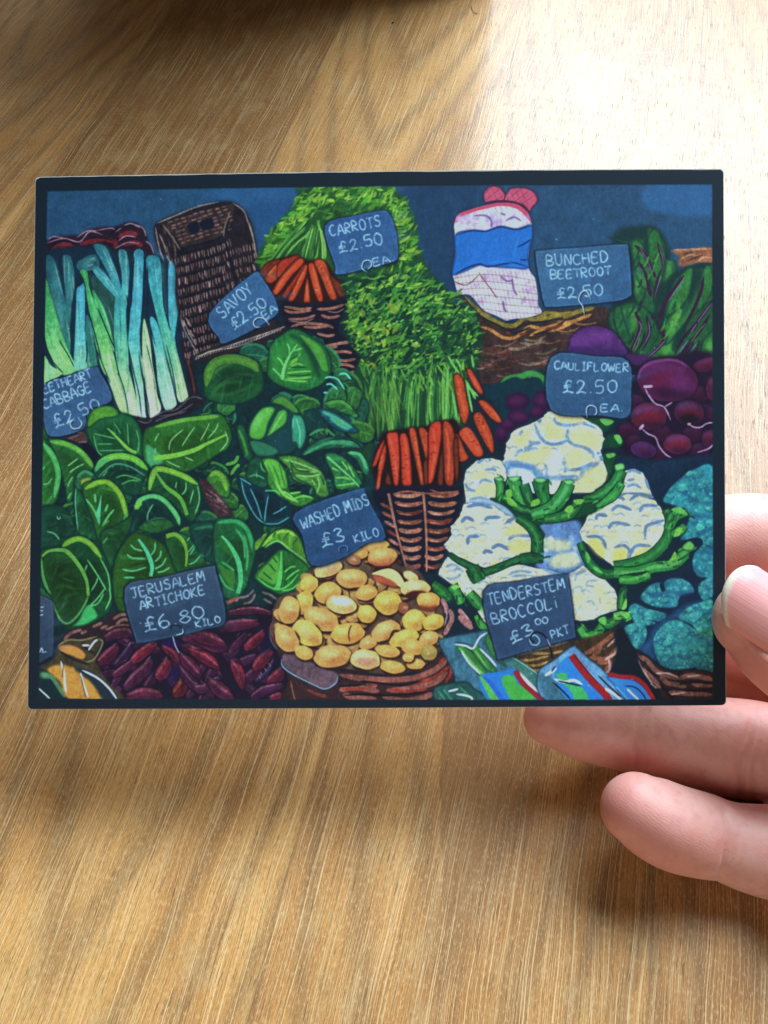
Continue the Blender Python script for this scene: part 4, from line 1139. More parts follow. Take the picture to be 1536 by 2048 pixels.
def paint_front_carrots():
    tile('B3')
    poly('-20,1000 40,760 120,700 400,660 520,620 640,640 660,930 640,1100 380,1130 60,1120', (34, 22, 24), soft=2)
    R = (218, 60, 34); O = (190, 70, 32); Dk = (120, 48, 28)
    for s, c in (('600,290 640,265 680,320 700,430 722,560 690,650 655,600 620,430', O), ('700,240 730,228 780,300 828,400 800,420 740,340', (204, 64, 32)), ('790,480 840,468 910,530 970,620 940,640 870,590', O), ('750,600 800,555 850,620 900,740 912,840 890,870 820,760', O), ('640,720 700,668 760,720 832,870 770,900 690,800', (214, 74, 38)), ('610,740 640,735 690,850 718,910 660,940 630,880', O), ('-20,970 20,850 70,765 60,850 10,960', R), ('0,1200 40,900 80,800 85,900 40,1100 25,1230', (196, 62, 30)), ('90,730 140,712 178,730 190,900 180,1110 145,1105 110,880', R), ('190,740 240,728 268,850 280,1115 210,1110 200,900', R), ('260,700 310,690 340,850 378,1110 350,1120 300,900', O), ('335,690 380,682 410,750 400,960 370,850', O), ('410,700 450,635 505,640 505,780 470,980 440,1090 400,1090 410,900', R), ('520,640 580,650 615,780 600,1100 540,1100 525,900', (170, 62, 32)), ('480,1100 500,900 520,880 520,1110', Dk), ('600,800 635,760 640,1000 620,1090', Dk), ('80,1100 100,1020 125,1110', Dk), ('370,960 400,920 405,1100 380,1110', Dk)):
        poly(s, c, out=(40, 20, 22), ow=3, tex=.3)
    strokes('110,740 150,900 165,1080|225,750 245,900 255,1090|445,680 460,850 430,1060|545,680 565,850 560,1080|300,720 330,900 360,1090|635,300 660,450 690,580|720,250 800,390|820,490 900,550 950,620|690,700 750,790 800,870|790,590 850,720 890,830|30,1000 60,880|15,1190 40,1050', 20, (240, 92, 52), alpha=.75, tex=.4)
    for k in range(70):
        x, y = [(120, 900), (50, 950), (205, 950), (430, 800), (310, 800), (790, 700), (720, 780), (610, 860)][rng.randint(8)]
        x += rng.uniform(-20, 30); y += rng.uniform(-150, 150)
        stroke('%g,%g %g,%g' % (x, y, x + 22, y - 6), 6, (56, 24, 24), alpha=.7)
    # twig basket
    poly('30,1140 640,1130 650,1250 600,1500 500,1700 440,1790 200,1760 100,1600 40,1350', (22, 26, 44), soft=2)
    B = [(146, 86, 66), (120, 58, 46), (166, 106, 84), (130, 70, 56)]
    for k in range(9):
        y = 1175 + k * 68; w = 1 - k * .055
        for (a, b, c) in ((140, 250, 370), (410, 520, 645)):
            f = lambda v: 330 + (v - 330) * w
            stroke('%g,%g %g,%g %g,%g %g,%g' % (f(a), y + 6 + rng.uniform(-6, 6), f(a * .7 + c * .3), y + 24, f(a * .35 + c * .65), y + 24, f(c), y + 2 + rng.uniform(-6, 6)), rng.uniform(26, 38), jit(B[rng.randint(4)], .1), tex=.6)
            stroke('%g,%g %g,%g' % (f(a) + 20, y + 22, f(b) + 20, y + 34), 9, (206, 156, 128), alpha=.7, tex=.6)
        stroke('%g,%g %g,%g' % (f(40), y + 80, f(140), y + 130), 24, jit(B[rng.randint(4)], .1), tex=.6)
    strokes('140,1180 250,1165 370,1180 500,1175 640,1165|420,1150 520,1180 640,1160', 14, (160, 90, 66), tex=.5)
    strokes('105,1180 150,1400 190,1560 240,1750|370,1170 385,1350 395,1560 395,1780', (22, 18, 14), (172, 112, 88), tex=.4)


CREAM = (228, 214, 172)


def paint_cauli():
    tile('B4')
    DG = (18, 70, 44); MG = (40, 128, 58); LG = (98, 178, 78)

    def head(s, base=CREAM, yel=14, seed=0, n=90):
        p0 = np.array([[float(v) for v in q.split(',')] for q in s.split()])
        poly(s, (30, 54, 80), soft=3, alpha=.8)
        c = p0.mean(0)
        # knobbly outline
        pp = []
        for i in range(len(p0)):
            a, b = p0[i], p0[(i + 1) % len(p0)]
            for t in np.arange(0, 1, .25):
                q = a + (b - a) * t
                pp.append(c + (q - c) * (1 + rng.uniform(-.014, .016)))
        m = poly(np.array(pp), base, clip=True, tex=.12, n=4)
        o = CLIP[0]; CLIP[0] = o * m
        r = ' '.join('%g,%g' % tuple(q) for q in p0)
        dabs(r, n, (14, 34), [(238, 226, 160), (242, 234, 206), (224, 226, 208), (236, 220, 150), (240, 236, 220)], alpha=.5, soft=1.5)
        lo, hi = p0.min(0), p0.max(0)
        sp = 62
        for j, gy in enumerate(np.arange(lo[1], hi[1] + sp, sp * .72)):
            for gx in np.arange(lo[0] - (j % 2) * sp * .5, hi[0] + sp, sp):
                x, y = gx + rng.uniform(-14, 14), gy + rng.uniform(-10, 10); rr = rng.uniform(28, 42)
                ell(x, y, rr * 1.05, rr * .86, 0, jit((158, 176, 186), .08), soft=2, alpha=.5, wob=.15)
                ell(x, y + 7, rr * .94, rr * .74, 0, jit((226, 208, 146), .06), soft=1.5, alpha=.85, wob=.18)
                ell(x - 3, y, rr * .74, rr * .5, 0, jit((238, 230, 198), .02), soft=1.5, alpha=.8, wob=.25)
                if rng.rand() < .35:
                    ell(x + 4, y + 14, rr * .5, rr * .26, 0, (236, 196, 96), soft=2, alpha=.55)
                if rng.rand() < .3:
                    t = np.linspace(3.5, 5.9, 5)
                    stroke(np.c_[x + rr * np.cos(t), y + rr * .8 * np.sin(t)], 12, jit((124, 152, 178), .08), alpha=.75)
        dabs(r, n // 2, (7, 16), [(246, 240, 214), (226, 214, 140), (206, 214, 216), (236, 210, 170)], alpha=.5)
        CLIP[0] = o
        return m

    def lobe(lst, c=(232, 208, 120), soft=3, alpha=.75):
        for s in lst.split('|'):
            poly(s.strip(), c, soft=soft, alpha=alpha, tex=.2)
    SH = (112, 146, 178)
    # shadowed cluster between
    tile('C4')
    poly('60,80 370,50 410,340 420,420 250,470 60,440', (96, 132, 180), soft=3, tex=.3)
    dabs('90,150 330,150 390,400 120,400', 60, (14, 34), [(196, 208, 196), (150, 178, 200), (212, 214, 160), (120, 152, 192)], alpha=.7, soft=1.5)
    lobe('110,200 250,190 320,240 220,280 110,250|150,340 280,290 380,330 330,400 170,400', (216, 214, 150))
    # leaves behind the top head
    tile('B4')
    for s in ('420,610 540,600 640,620 600,690 540,710', '560,760 640,720 705,770 690,820 570,830', '560,870 660,870 640,950 620,1040 560,980'):
        poly(s, DG, out=(12, 44, 40), ow=3)
    poly('530,610 600,610 640,630 580,660', LG); poly('640,740 680,730 705,780 680,800', LG); poly('580,880 640,870 650,890 600,910', LG)
    poly('420,620 540,690 480,720', (60, 150, 110), soft=2)
    # lower heads
    tile('B4')
    head('720,1010 790,990 860,1020 900,1090 930,1190 900,1230 680,1220 700,1110', (206, 208, 200), n=40)
    strokes('740,1020 790,1000 850,1030|740,1130 800,1110 850,1140|740,1080 800,1070|690,1190 800,1180 940,1200|880,1060 910,1150', 22, SH)
    tile('C3')
    m = head('485,460 520,370 560,320 700,400 900,440 1100,380 1300,420 1500,470 1560,620 1450,800 900,860 860,850 780,720 640,560', (230, 214, 166), n=120)
    strokes('540,400 600,380 680,440|540,480 600,490 660,450|1020,460 1100,430 1200,440|1040,470 1160,460|740,470 800,440|600,420 660,410', 22, SH, alpha=.8)
    strokes('1280,400 1340,440 1440,460', 24, (110, 150, 190), alpha=.8, soft=1)
    tile('C4')
    head('270,470 400,390 480,440 560,480 640,570 680,660 660,730 560,760 480,800 380,812 330,800 300,640', (236, 222, 178), n=110)
    strokes('340,510 360,450 430,430|320,570 380,550 415,620|430,550 440,510 520,500|540,680 530,620 600,590|420,670 470,660 490,700|370,720 400,670', 18, (140, 166, 170), alpha=.85)
    lobe('490,560 560,540 580,620 520,660|560,640 640,620 660,700 580,730|330,620 400,600 420,680 350,700', (226, 220, 140), alpha=.5)
    lobe('380,720 480,700 500,780 400,790', (240, 222, 184), alpha=.6)
    # top head
    tile('B4')
    head('-190,870 -185,800 -130,700 20,640 100,590 135,555 220,540 330,545 400,600 540,690 565,760 540,850 560,940 588,1020 575,1090 480,1165 320,1180 160,1180 0,1170 -180,1050 -220,960', (232, 222, 188), n=150)
    poly('-190,930 0,950 150,1060 340,1060 400,1000 520,930 500,990 350,1090 150,1090 -20,1050 -180,1030', (108, 146, 184), soft=2, tex=.3)
    poly('-160,1000 -20,1000 40,1080 20,1170 -80,1150', (206, 220, 232), soft=2)
    strokes('185,595 200,640 300,660 400,640 500,680|30,640 70,740 140,800 250,790 290,740|290,680 280,740 320,800 420,830 480,890|-40,770 10,790|-60,870 0,840 60,840|-120,900 -80,850 -60,860|-50,840 20,800 80,790|240,930 270,980 260,1020|270,1000 380,990 480,940|60,640 80,610|-90,740 -60,700|110,960 130,1000 120,1050|250,900 280,960 280,1000|510,860 540,900 550,930|400,830 460,850 490,910', 26, SH, tex=.3)
    strokes('120,1050 220,1060 340,1050|-170,960 -60,970 40,990', 30, (90, 134, 178), alpha=.8)
    lobe('190,560 290,550 390,590 400,640 300,640 210,620|110,640 200,660 270,720 200,770 120,740|300,720 380,690 490,730 540,790 500,850 420,810 330,790|270,880 340,840 440,870 470,910 360,960 280,990|340,1120 420,1010 520,970 585,1030 560,1100 460,1160 350,1170|-110,910 -40,860 60,880 130,920 60,950|-140,780 -60,720 0,760 -40,820|0,860 100,830 160,830 120,900', (236, 214, 134))
    lobe('140,920 200,860 260,860 230,960 170,1050 130,1000|150,1090 250,1080 240,1120 160,1170', (240, 226, 190))
    strokes('140,775 220,775 290,760|490,900 550,880|320,660 300,700|430,640 500,660 540,700', 14, (190, 230, 230), alpha=.8)
    # left head
    tile('B3')
    head('680,1090 700,1000 780,930 880,910 960,930 1000,1000 1010,1080 940,1100 960,1200 900,1260 700,1265 685,1160', (238, 224, 160), n=80)
    strokes('840,1000 900,995 930,1005|800,1110 830,1075 900,1095|690,1100 720,1150 780,1160|780,950 830,920|870,930 890,920|720,1230 800,1215 880,1230', 22, SH)
    lobe('780,1130 860,1100 940,1130 900,1190 780,1190|720,1040 800,1010 900,1030 800,1070', (236, 210, 130))
    # front-left head
    tile('C3')
    poly('700,-90 800,-120 1000,-110 1100,0 1000,60 720,40', (150, 178, 200), soft=3)
    head('530,230 590,150 580,90 650,10 680,-80 730,-90 900,-70 1000,0 1100,30 1170,110 1200,220 1180,310 1000,380 880,420 760,370 640,320 560,280', (232, 222, 180), n=120)
    strokes('660,60 700,20 760,50|840,50 870,20 960,20|710,230 720,170 800,165|1020,190 1080,155 1200,165|890,260 950,230 1030,270|830,300 850,275 900,290|1000,60 1080,20 1110,40|700,-60 800,-80 900,-50', 28, (96, 124, 158), tex=.25)
    lobe('980,140 1060,80 1160,90 1180,130 1060,160|1020,230 1100,190 1190,210 1190,270 1060,300|880,370 930,360 950,400 880,420', (240, 204, 110))
    lobe('840,130 900,80 960,110 920,170', (242, 230, 170))
    # right head
    tile('C4')
    head('380,130 420,50 460,-40 640,-130 760,-160 960,-110 1030,0 1040,120 1010,210 940,290 830,350 640,390 540,320 460,240 400,190', (232, 222, 176), n=150)
    strokes('500,40 520,0 590,10|600,110 640,60 770,80|620,-30 680,-70 780,-35|840,-20 870,-70 980,-70|640,250 720,235 760,280 740,340|770,280 820,235 930,240|880,180 890,90 960,60 1030,40|430,170 510,165 560,200 580,260|750,330 790,260|640,-150 700,-130 720,-110|760,-110 840,-160 950,-130', 26, (100, 130, 160), tex=.25)
    lobe('440,200 520,190 570,280 560,330 490,280|630,290 700,250 750,310 650,370|800,320 830,270 910,250 900,300 820,350', (240, 206, 90), alpha=.85)
    lobe('760,160 840,110 860,180 800,220|560,140 640,120 700,160 620,190', (238, 208, 140), alpha=.6)

    # thick green ribs
    def rib(s, w, c=MG, hi=LG):
        p = tuple(w) if isinstance(w, (list, tuple)) else (w, w, w * .8)
        p = tuple(v * 1.35 for v in p)
        stroke(s, tuple(v + 16 for v in p), (12, 46, 40), tex=.2)
        stroke(s, p, c, tex=.3)
        stroke(s, tuple(v * .35 for v in p), hi, alpha=.6, soft=1.5)
        q = spline(np.array([[float(v) for v in t.split(',')] for t in s.split()]), False, 5)
        for k in range(9):
            i = rng.randint(1, len(q)); d = q[i] - q[i - 1]; a = math.degrees(math.atan2(d[1], d[0])) + rng.uniform(-35, 35)
            x, y = q[i] + rng.uniform(-.6, .6, 2) * p[0]
            r = rng.uniform(12, 30)
            cc = jit([(14, 56, 42), (26, 90, 48), c, hi, (18, 66, 44)][rng.randint(5)], .1)
            t = np.linspace(0, 2 * math.pi, 8, endpoint=False); rr = r * (1 + rng.uniform(-.3, .3, 8)); ca, sa = math.cos(math.radians(a)), math.sin(math.radians(a))
            u, v = rr * np.cos(t), rr * .32 * np.sin(t)
            poly(np.c_[x + u * ca - v * sa, y + u * sa + v * ca], cc, n=2, alpha=.8)
    tile('B3')
    poly('880,1220 1000,1230 1100,1290 1250,1330 1400,1330 1560,1250 1680,1180 1800,1060 1890,980 1910,1040 1880,1160 1740,1290 1560,1370 1400,1400 1260,1420 1300,1500 1260,1536 1180,1480 1090,1370 1000,1280', DG, out=(10, 40, 38), ow=3)
    rib('940,1060 960,1130 950,1230', 40); rib('1060,1060 1090,1180 1150,1290', [80, 60, 50]); rib('1140,1110 1170,1200 1200,1280', 50, (24, 90, 54))
    rib('1265,1080 1280,1170 1310,1260', [90, 70, 60], (30, 104, 52), (50, 140, 70)); rib('980,1200 1100,1290 1200,1320', 40, (30, 100, 54))
    rib('1480,1100 1440,1190 1350,1290 1200,1345', [70, 80, 60], (38, 124, 56), (110, 200, 116))
    rib('1890,1000 1830,1110 1720,1190 1600,1230', [60, 60, 40], (32, 108, 54), (80, 170, 84))
    rib('1890,1100 1820,1200 1700,1280', [40, 50, 20], (44, 138, 60))
    rib('1560,1250 1480,1340 1300,1380', [50, 60, 40], (30, 100, 52))
    for s in ('1020,1060 1090,1050 1110,1065 1060,1095', '1220,1075 1270,1060 1315,1075 1270,1100', '1440,1085 1500,1075 1525,1095 1480,1115', '915,1065 960,1055 980,1075 950,1090', '1840,960 1900,950 1910,990 1850,1005'):
        poly(s, (120, 200, 110), out=(16, 60, 44), ow=2)
    for s in ('1000,1160 1040,1150 1050,1200 1010,1210', '1010,1200 1060,1230 1090,1280 1020,1260', '1200,1240 1250,1220 1260,1260 1200,1280', '1450,1310 1490,1270 1520,1290 1500,1330', '1520,1230 1600,1225 1580,1260 1540,1260'):
        poly(s, (112, 182, 62))
    tile('C3')
    rib('1090,20 1190,90 1240,180 1240,260 1250,300', [40, 60, 60], (22, 84, 48), (70, 160, 70))
    rib('570,300 640,350 720,390 800,440 900,420 1020,370 1120,330', [20, 40, 30], (24, 86, 50), (50, 130, 70))
    rib('740,400 780,470 800,510', [70, 80, 60], (20, 80, 46), (50, 140, 60))
    rib('1110,340 1200,330 1290,340', [50, 60, 30], (24, 84, 48), (46, 120, 64))
    rib('440,530 520,590 570,650', [50, 60, 50], (28, 96, 48), (60, 150, 60)); rib('590,540 630,610 660,680', [60, 50, 40], MG, (100, 190, 80)); rib('720,600 780,670 820,710', [50, 60, 40], (34, 118, 56)); rib('770,770 820,850 880,880', [20, 40, 30], (60, 150, 60))
    poly('580,550 620,535 650,550 610,570', (130, 205, 90))
    tile('C4')
    rib('1040,-40 1070,30 1060,150 1000,250 900,330 760,380 640,400', [40, 60, 60], (30, 104, 52), (60, 150, 70))
    rib('380,210 420,310 480,400 560,450 640,450', [30, 50, 50], (26, 92, 50), (60, 160, 70))
    rib('640,440 800,440 950,400 1100,380 1200,300', [60, 60, 50], (40, 126, 58), (120, 190, 100))
    rib('680,500 800,490 920,460', [40, 60, 30], (40, 126, 58), (110, 190, 80))
    rib('1060,110 1110,10 1200,-20', [50, 60, 40], MG); rib('1090,150 1150,120 1190,80', [40, 50, 30], MG)
    rib('1080,-10 1060,60', 40, (30, 100, 50)); rib('1230,230 1180,290 1120,330', [50, 40, 30], MG)
    poly('1170,240 1220,200 1260,235 1240,270 1180,265', (112, 186, 88), out=(16, 56, 44), ow=2)
    poly('1100,160 1130,100 1170,105 1140,160', (116, 186, 66)); poly('1080,330 1110,280 1120,330 1050,370', (116, 186, 66)); poly('1080,-40 1150,-60 1210,0 1150,-10', (96, 176, 80))
    poly('420,290 440,290 460,340 440,370', (90, 176, 80)); poly('480,400 510,400 560,450 500,430', (90, 176, 80))
    poly('700,460 900,430 840,460', (14, 52, 40))
    rib('720,560 700,640 690,720', [40, 40, 30], (30, 96, 50)); rib('380,860 430,920 500,920 560,830', [50, 60, 40], MG); rib('560,800 600,840 690,780 770,780', [40, 50, 50], (30, 100, 50)); rib('640,780 700,770 760,770', [40, 50, 30], LG, (140, 210, 100))
    poly('700,720 735,640 740,690 730,720', (120, 196, 80)); poly('520,800 570,780 580,840 540,830', (100, 184, 70)); poly('370,870 400,930 500,930 510,890 430,940', (84, 176, 64))


def paint_broccoli():
    tile('C4')
    poly('960,-200 1100,-320 1420,-330 1420,1240 1000,1200 700,880 720,760 830,640 1000,480 1200,400 1260,200', (20, 40, 62), soft=3)
    T = [(44, 140, 142), (56, 158, 150), (36, 118, 132), (70, 170, 154), (48, 128, 150)]

    def floret(s, base=(44, 134, 138), n=70, pal=T, edge=True):
        m = poly(s, base, soft=1, clip=True, tex=.35)
        o = CLIP[0]; CLIP[0] = o * m
        R = np.array([[float(v) for v in q.split(',')] for q in s.split()])
        lo, hi = R.min(0), R.max(0)
        dabs(s, n, (8, 26), pal, alpha=.5, soft=1.2, wob=.5)
        for k in range(max(n // 4, 8)):
            x, y = rng.uniform(lo[0], hi[0]), rng.uniform(lo[1], hi[1]); r = rng.uniform(22, 48)
            ell(x, y + r * .3, r, r * .85, 0, (22, 78, 104), soft=2, alpha=.55, wob=.2)
            ell(x, y - r * .08, r * .85, r * .7, 0, jit(pal[rng.randint(len(pal))], .12), wob=.2, alpha=.75)
            ell(x - r * .1, y - r * .3, r * .5, r * .3, 0, jit((96, 196, 176), .1), soft=1.2, alpha=.55, wob=.3)
        dabs(s, n, (5, 11), [(110, 206, 176), (84, 190, 160), (30, 96, 118), (26, 84, 112), (64, 176, 166)], alpha=.55, wob=.5)
        CLIP[0] = o
    # upper head (starts in the tile above)
    floret('1020,-110 1080,-210 1180,-300 1240,-340 1420,-330 1420,440 1340,475 1280,460 1250,390 1260,300 1330,220 1290,170 1180,190 1160,170 1220,40 1210,-30 1090,-80', (40, 136, 146), 240)
    strokes('1160,-190 1240,-130 1330,-90 1420,-100|1200,-20 1300,10 1420,20|1280,170 1330,130 1420,100|1300,300 1350,290 1420,300|1340,-260 1380,-180', 34, (28, 84, 118), alpha=.6, soft=2.5)
    floret('850,640 870,590 920,540 1000,520 1010,570 1040,580 1030,520 1080,490 1160,490 1230,530 1255,590 1180,600 1140,640 1120,700 1030,710 920,690', (46, 132, 146), 90)
    strokes('1000,520 1010,570 1030,590', 20, (18, 36, 56)); strokes('870,590 960,620 1050,590 1160,600 1250,590', 30, (30, 84, 118), alpha=.7, soft=2)
    floret('755,720 800,680 900,720 1040,760 1000,810 880,800 960,830 820,850 780,780', (44, 136, 140), 60)
    floret('720,880 760,840 840,830 890,880 880,960 830,1030 780,990', (44, 134, 128), 60)
    poly('830,1030 900,960 960,840 1060,780 1180,700 1400,640 1400,720 1200,760 1000,860 940,980 960,1120', (28, 72, 108), soft=3, tex=.4)
    floret('1140,790 1200,720 1290,680 1400,660 1400,900 1320,930 1240,840', (46, 140, 128), 80, T + [(90, 180, 120)])
    floret('1290,560 1340,500 1400,500 1400,620 1330,650', (44, 140, 134), 40)
    floret('1290,930 1400,880 1400,1210 1270,1170', (52, 140, 110), 60, T + [(80, 170, 100)])
    poly('945,980 970,900 1040,830 1120,805 1220,850 1320,930 1360,1000 1350,1080 1280,1160 1150,1195 1040,1180 980,1120', (24, 66, 96), soft=3, alpha=.6)
    floret('945,980 970,900 1040,830 1120,805 1220,850 1320,930 1355,1000 1340,1080 1270,1160 1150,1195 1040,1175 980,1110', (44, 138, 138), 190)
    # basket corner
    poly('800,1040 900,1080 980,1150 1100,1190 1200,1185 1300,1190 1410,1230 1410,1420 1040,1420 980,1340 880,1240 830,1140', (52, 36, 40), out=(20, 22, 34), ow=3, tex=.5)
    strokes('830,1080 900,1120 960,1190 1040,1220|860,1170 920,1240 980,1300 1000,1330|980,1210 1080,1240 1140,1250|1140,1260 1240,1230 1400,1270|1040,1290 1110,1300 1200,1320|1060,1360 1200,1370 1400,1380|1000,1240 1060,1300|1240,1300 1400,1310|1150,1240 1280,1240 1400,1260', 36, (128, 84, 74), tex=.6)
    strokes('960,1215 1060,1215 1140,1250|820,1100 870,1200 940,1300|1060,1380 1200,1360|1200,1240 1300,1230|920,1290 970,1330', 12, (206, 170, 162), tex=.5)
    strokes('1140,1300 1250,1280 1400,1295|990,1290 1060,1370 1100,1410|1150,1340 1300,1350 1400,1340|880,1170 990,1250', 16, (28, 24, 32))


def paint_potatoes():
    tile('C2')
    body = '560,800 600,640 740,580 800,480 900,380 1060,330 1180,270 1280,190 1420,200 1490,280 1530,380 1680,430 1760,570 1840,650 1870,800 1850,1000 1830,1060 1700,1160 1500,1220 1200,1190 1000,1150 800,1080 640,1020 560,900'
    poly(body, (34, 26, 34), soft=4)
    # terracotta-brown bowl
    poly('530,860 600,800 640,1000 760,1060 900,1140 1200,1200 1540,1230 1700,1180 1860,1050 1960,1080 1950,1250 1900,1330 1840,1440 720,1440 680,1250 600,1060 540,960', (58, 36, 40), out=(18, 24, 40), ow=3, tex=.4)
    strokes('1060,1220 1250,1250 1500,1260 1700,1230 1850,1150 1890,1080|1070,1340 1200,1320 1380,1350|1280,1290 1360,1310|1430,1340 1600,1330 1800,1280 1900,1200|1400,1390 1560,1420 1700,1400 1800,1360|1100,1370 1200,1400 1360,1410', 44, (142, 84, 72), tex=.5)
    strokes('1100,1330 1300,1330|1450,1330 1600,1350 1740,1330|1600,1300 1800,1240 1920,1150|1830,1130 1900,1100 1930,1190 1880,1290|1280,1290 1380,1290', 26, (150, 56, 44), tex=.5)
    strokes('1230,1270 1320,1280 1540,1300 1700,1270|1110,1380 1250,1370 1400,1380 1600,1370 1740,1350|1060,1310 1250,1300', 16, (22, 20, 32))
    strokes('820,1330 900,1370 980,1390', 24, (140, 60, 52), alpha=.7, tex=.5); strokes('700,1270 720,1370 740,1430', 10, (150, 96, 70))
    poly('540,860 590,800 620,850 600,960 640,1010 580,980', (116, 52, 52), tex=.4); strokes('545,870 550,960 600,1030', 12, (90, 120, 140), alpha=.5)
    poly('640,1060 720,1060 900,1140 1060,1210 1050,1290 960,1330 860,1290 700,1200 640,1150', (104, 80, 92), out=(24, 30, 46), ow=3, tex=.4)
    strokes('630,1100 640,1160 720,1220 860,1290 960,1330 1040,1290 1060,1230', 12, (130, 170, 190), alpha=.9)
    strokes('800,1230 900,1280 1000,1290', 20, (140, 100, 110), soft=2, alpha=.7)
    poly(body, (84, 64, 54), soft=1.5, tex=.4)
    poly('1060,360 1180,280 1300,220 1300,420 1100,420', (112, 92, 66), soft=3, tex=.4); poly('1100,560 1300,500 1400,700 1200,880 1000,700', (98, 76, 66), soft=4, tex=.4)

    def spud(cx, cy, rx, ry, a, c=(214, 160, 82), hi=(234, 196, 122), lo=(166, 100, 52)):
        rx, ry = rx * 1.13, ry * 1.13
        ca, sa = math.cos(math.radians(a)), math.sin(math.radians(a))
        ell(cx + 6, cy + 14, rx * 1.06, ry * 1.1, a, (48, 26, 28), soft=1.5)
        ell(cx, cy, rx, ry, a, c, wob=.06, tex=.2)
        ell(cx + .25 * rx, cy + ry * .42, rx * .62, ry * .4, a, lo, soft=4, alpha=.55)
        ell(cx - rx * .15, cy - ry * .3, rx * .6, ry * .42, a, hi, soft=4, alpha=.85)
        for k in range(3):
            x, y = cx + rng.uniform(-.4, .4) * rx, cy + rng.uniform(-.35, .35) * ry
            stroke('%g,%g %g,%g' % (x, y, x + 26 * ca, y + 26 * sa), 9, jit((236, 206, 140), .1), alpha=.5, soft=1)
    Y = ((222, 176, 72), (238, 206, 108), (176, 120, 50))
    Or = ((228, 164, 74), (240, 192, 106), (190, 112, 52))
    W = ((226, 186, 112), (242, 220, 170), (190, 122, 68))
    R = [(600, 760), (760, 560), (1000, 380), (1250, 280), (1420, 230), (1520, 420), (1720, 560), (1820, 800), (1800, 1010), (1600, 1160), (1300, 1150), (900, 1070), (640, 960)]
    k = 0
    while k < 75:
        x, y = rng.uniform(580, 1840), rng.uniform(230, 1170)
        if inside(R, x, y):
            k += 1
            spud(x, y, rng.uniform(45, 75), rng.uniform(34, 50), rng.uniform(-40, 40), jit((186, 140, 74), .1), jit((206, 168, 104), .08), (132, 86, 50))
    spud(1350, 235, 90, 45, -5, *Or); spud(1230, 292, 55, 38, 5, *Or); spud(1180, 342, 52, 34, 20, (168, 112, 72), (200, 150, 96), (140, 80, 60)); spud(1400, 318, 102, 60, -5)
    poly('1300,350 1400,370 1480,345 1450,385 1350,390', (190, 96, 60), soft=1.5)
    spud(985, 410, 100, 52, -20, *W); spud(1165, 485, 108, 66, 0)
    ell(1470, 480, 150, 72, 20, (48, 26, 28), soft=2)
    poly('1320,450 1440,410 1520,440 1570,520 1560,560 1500,530 1400,470', (236, 210, 134)); poly('1330,460 1400,470 1490,510 1510,550 1420,530 1350,500', (180, 84, 56), soft=1)
    spud(1620, 470, 55, 30, 25, *W)
    spud(842, 530, 62, 56, -30, *Y); spud(985, 598, 92, 72, -20, *Or); spud(1280, 595, 76, 52, -15, *Or)
    spud(1655, 560, 105, 56, 0, *W); poly('1570,620 1640,580 1740,590 1700,630', (70, 30, 30), soft=1.5)
    spud(805, 668, 58, 84, 18, *Y); spud(690, 728, 68, 98, 10); spud(1090, 684, 105, 62, 10, *W)
    ell(1090, 660, 80, 26, 10, (250, 244, 220), soft=2, alpha=.8)
    spud(1440, 668, 92, 82, 0, *Y); spud(1282, 757, 66, 62, 20, *Y)
    spud(1750, 655, 82, 55, 5, *Or); poly('1680,690 1760,700 1820,690 1780,740 1700,730', (120, 56, 40), soft=2)
    spud(1560, 710, 36, 40, 0, (150, 82, 60), (170, 100, 70), (120, 60, 50))
    spud(935, 795, 130, 72, 24); spud(828, 905, 112, 78, 38, (236, 190, 84)); spud(670, 945, 100, 72, 55)
    spud(1140, 905, 114, 72, -5, *Or); stroke('1165,840 1145,900 1150,970', 12, (110, 52, 40))
    spud(1430, 892, 100, 74, -25); spud(1645, 805, 82, 74, -15, *Y); spud(1790, 820, 76, 54, -18, *Y)
    stroke('1560,900 1490,890 1450,960 1360,980', 22, (58, 32, 32))
    spud(800, 1052, 66, 46, 22, *Or); spud(1020, 1080, 128, 76, -8); spud(1290, 980, 62, 42, -20)
    spud(1570, 940, 104, 56, -20, *Y); spud(1755, 945, 66, 50, -15); spud(1440, 1040, 84, 42, 10, *Or); spud(1635, 1012, 80, 54, 8, *Or)
    spud(1270, 1104, 104, 68, 5, *W); ell(1280, 1120, 80, 36, 0, (190, 140, 110), soft=2, alpha=.8)
    spud(1755, 1050, 56, 54, -10, (164, 140, 66), (190, 168, 90), (130, 100, 60)); spud(1480, 1163, 84, 44, 8, *Or); spud(1655, 1140, 62, 36, 0, *Or); spud(1600, 1090, 40, 30, 0, *Or)


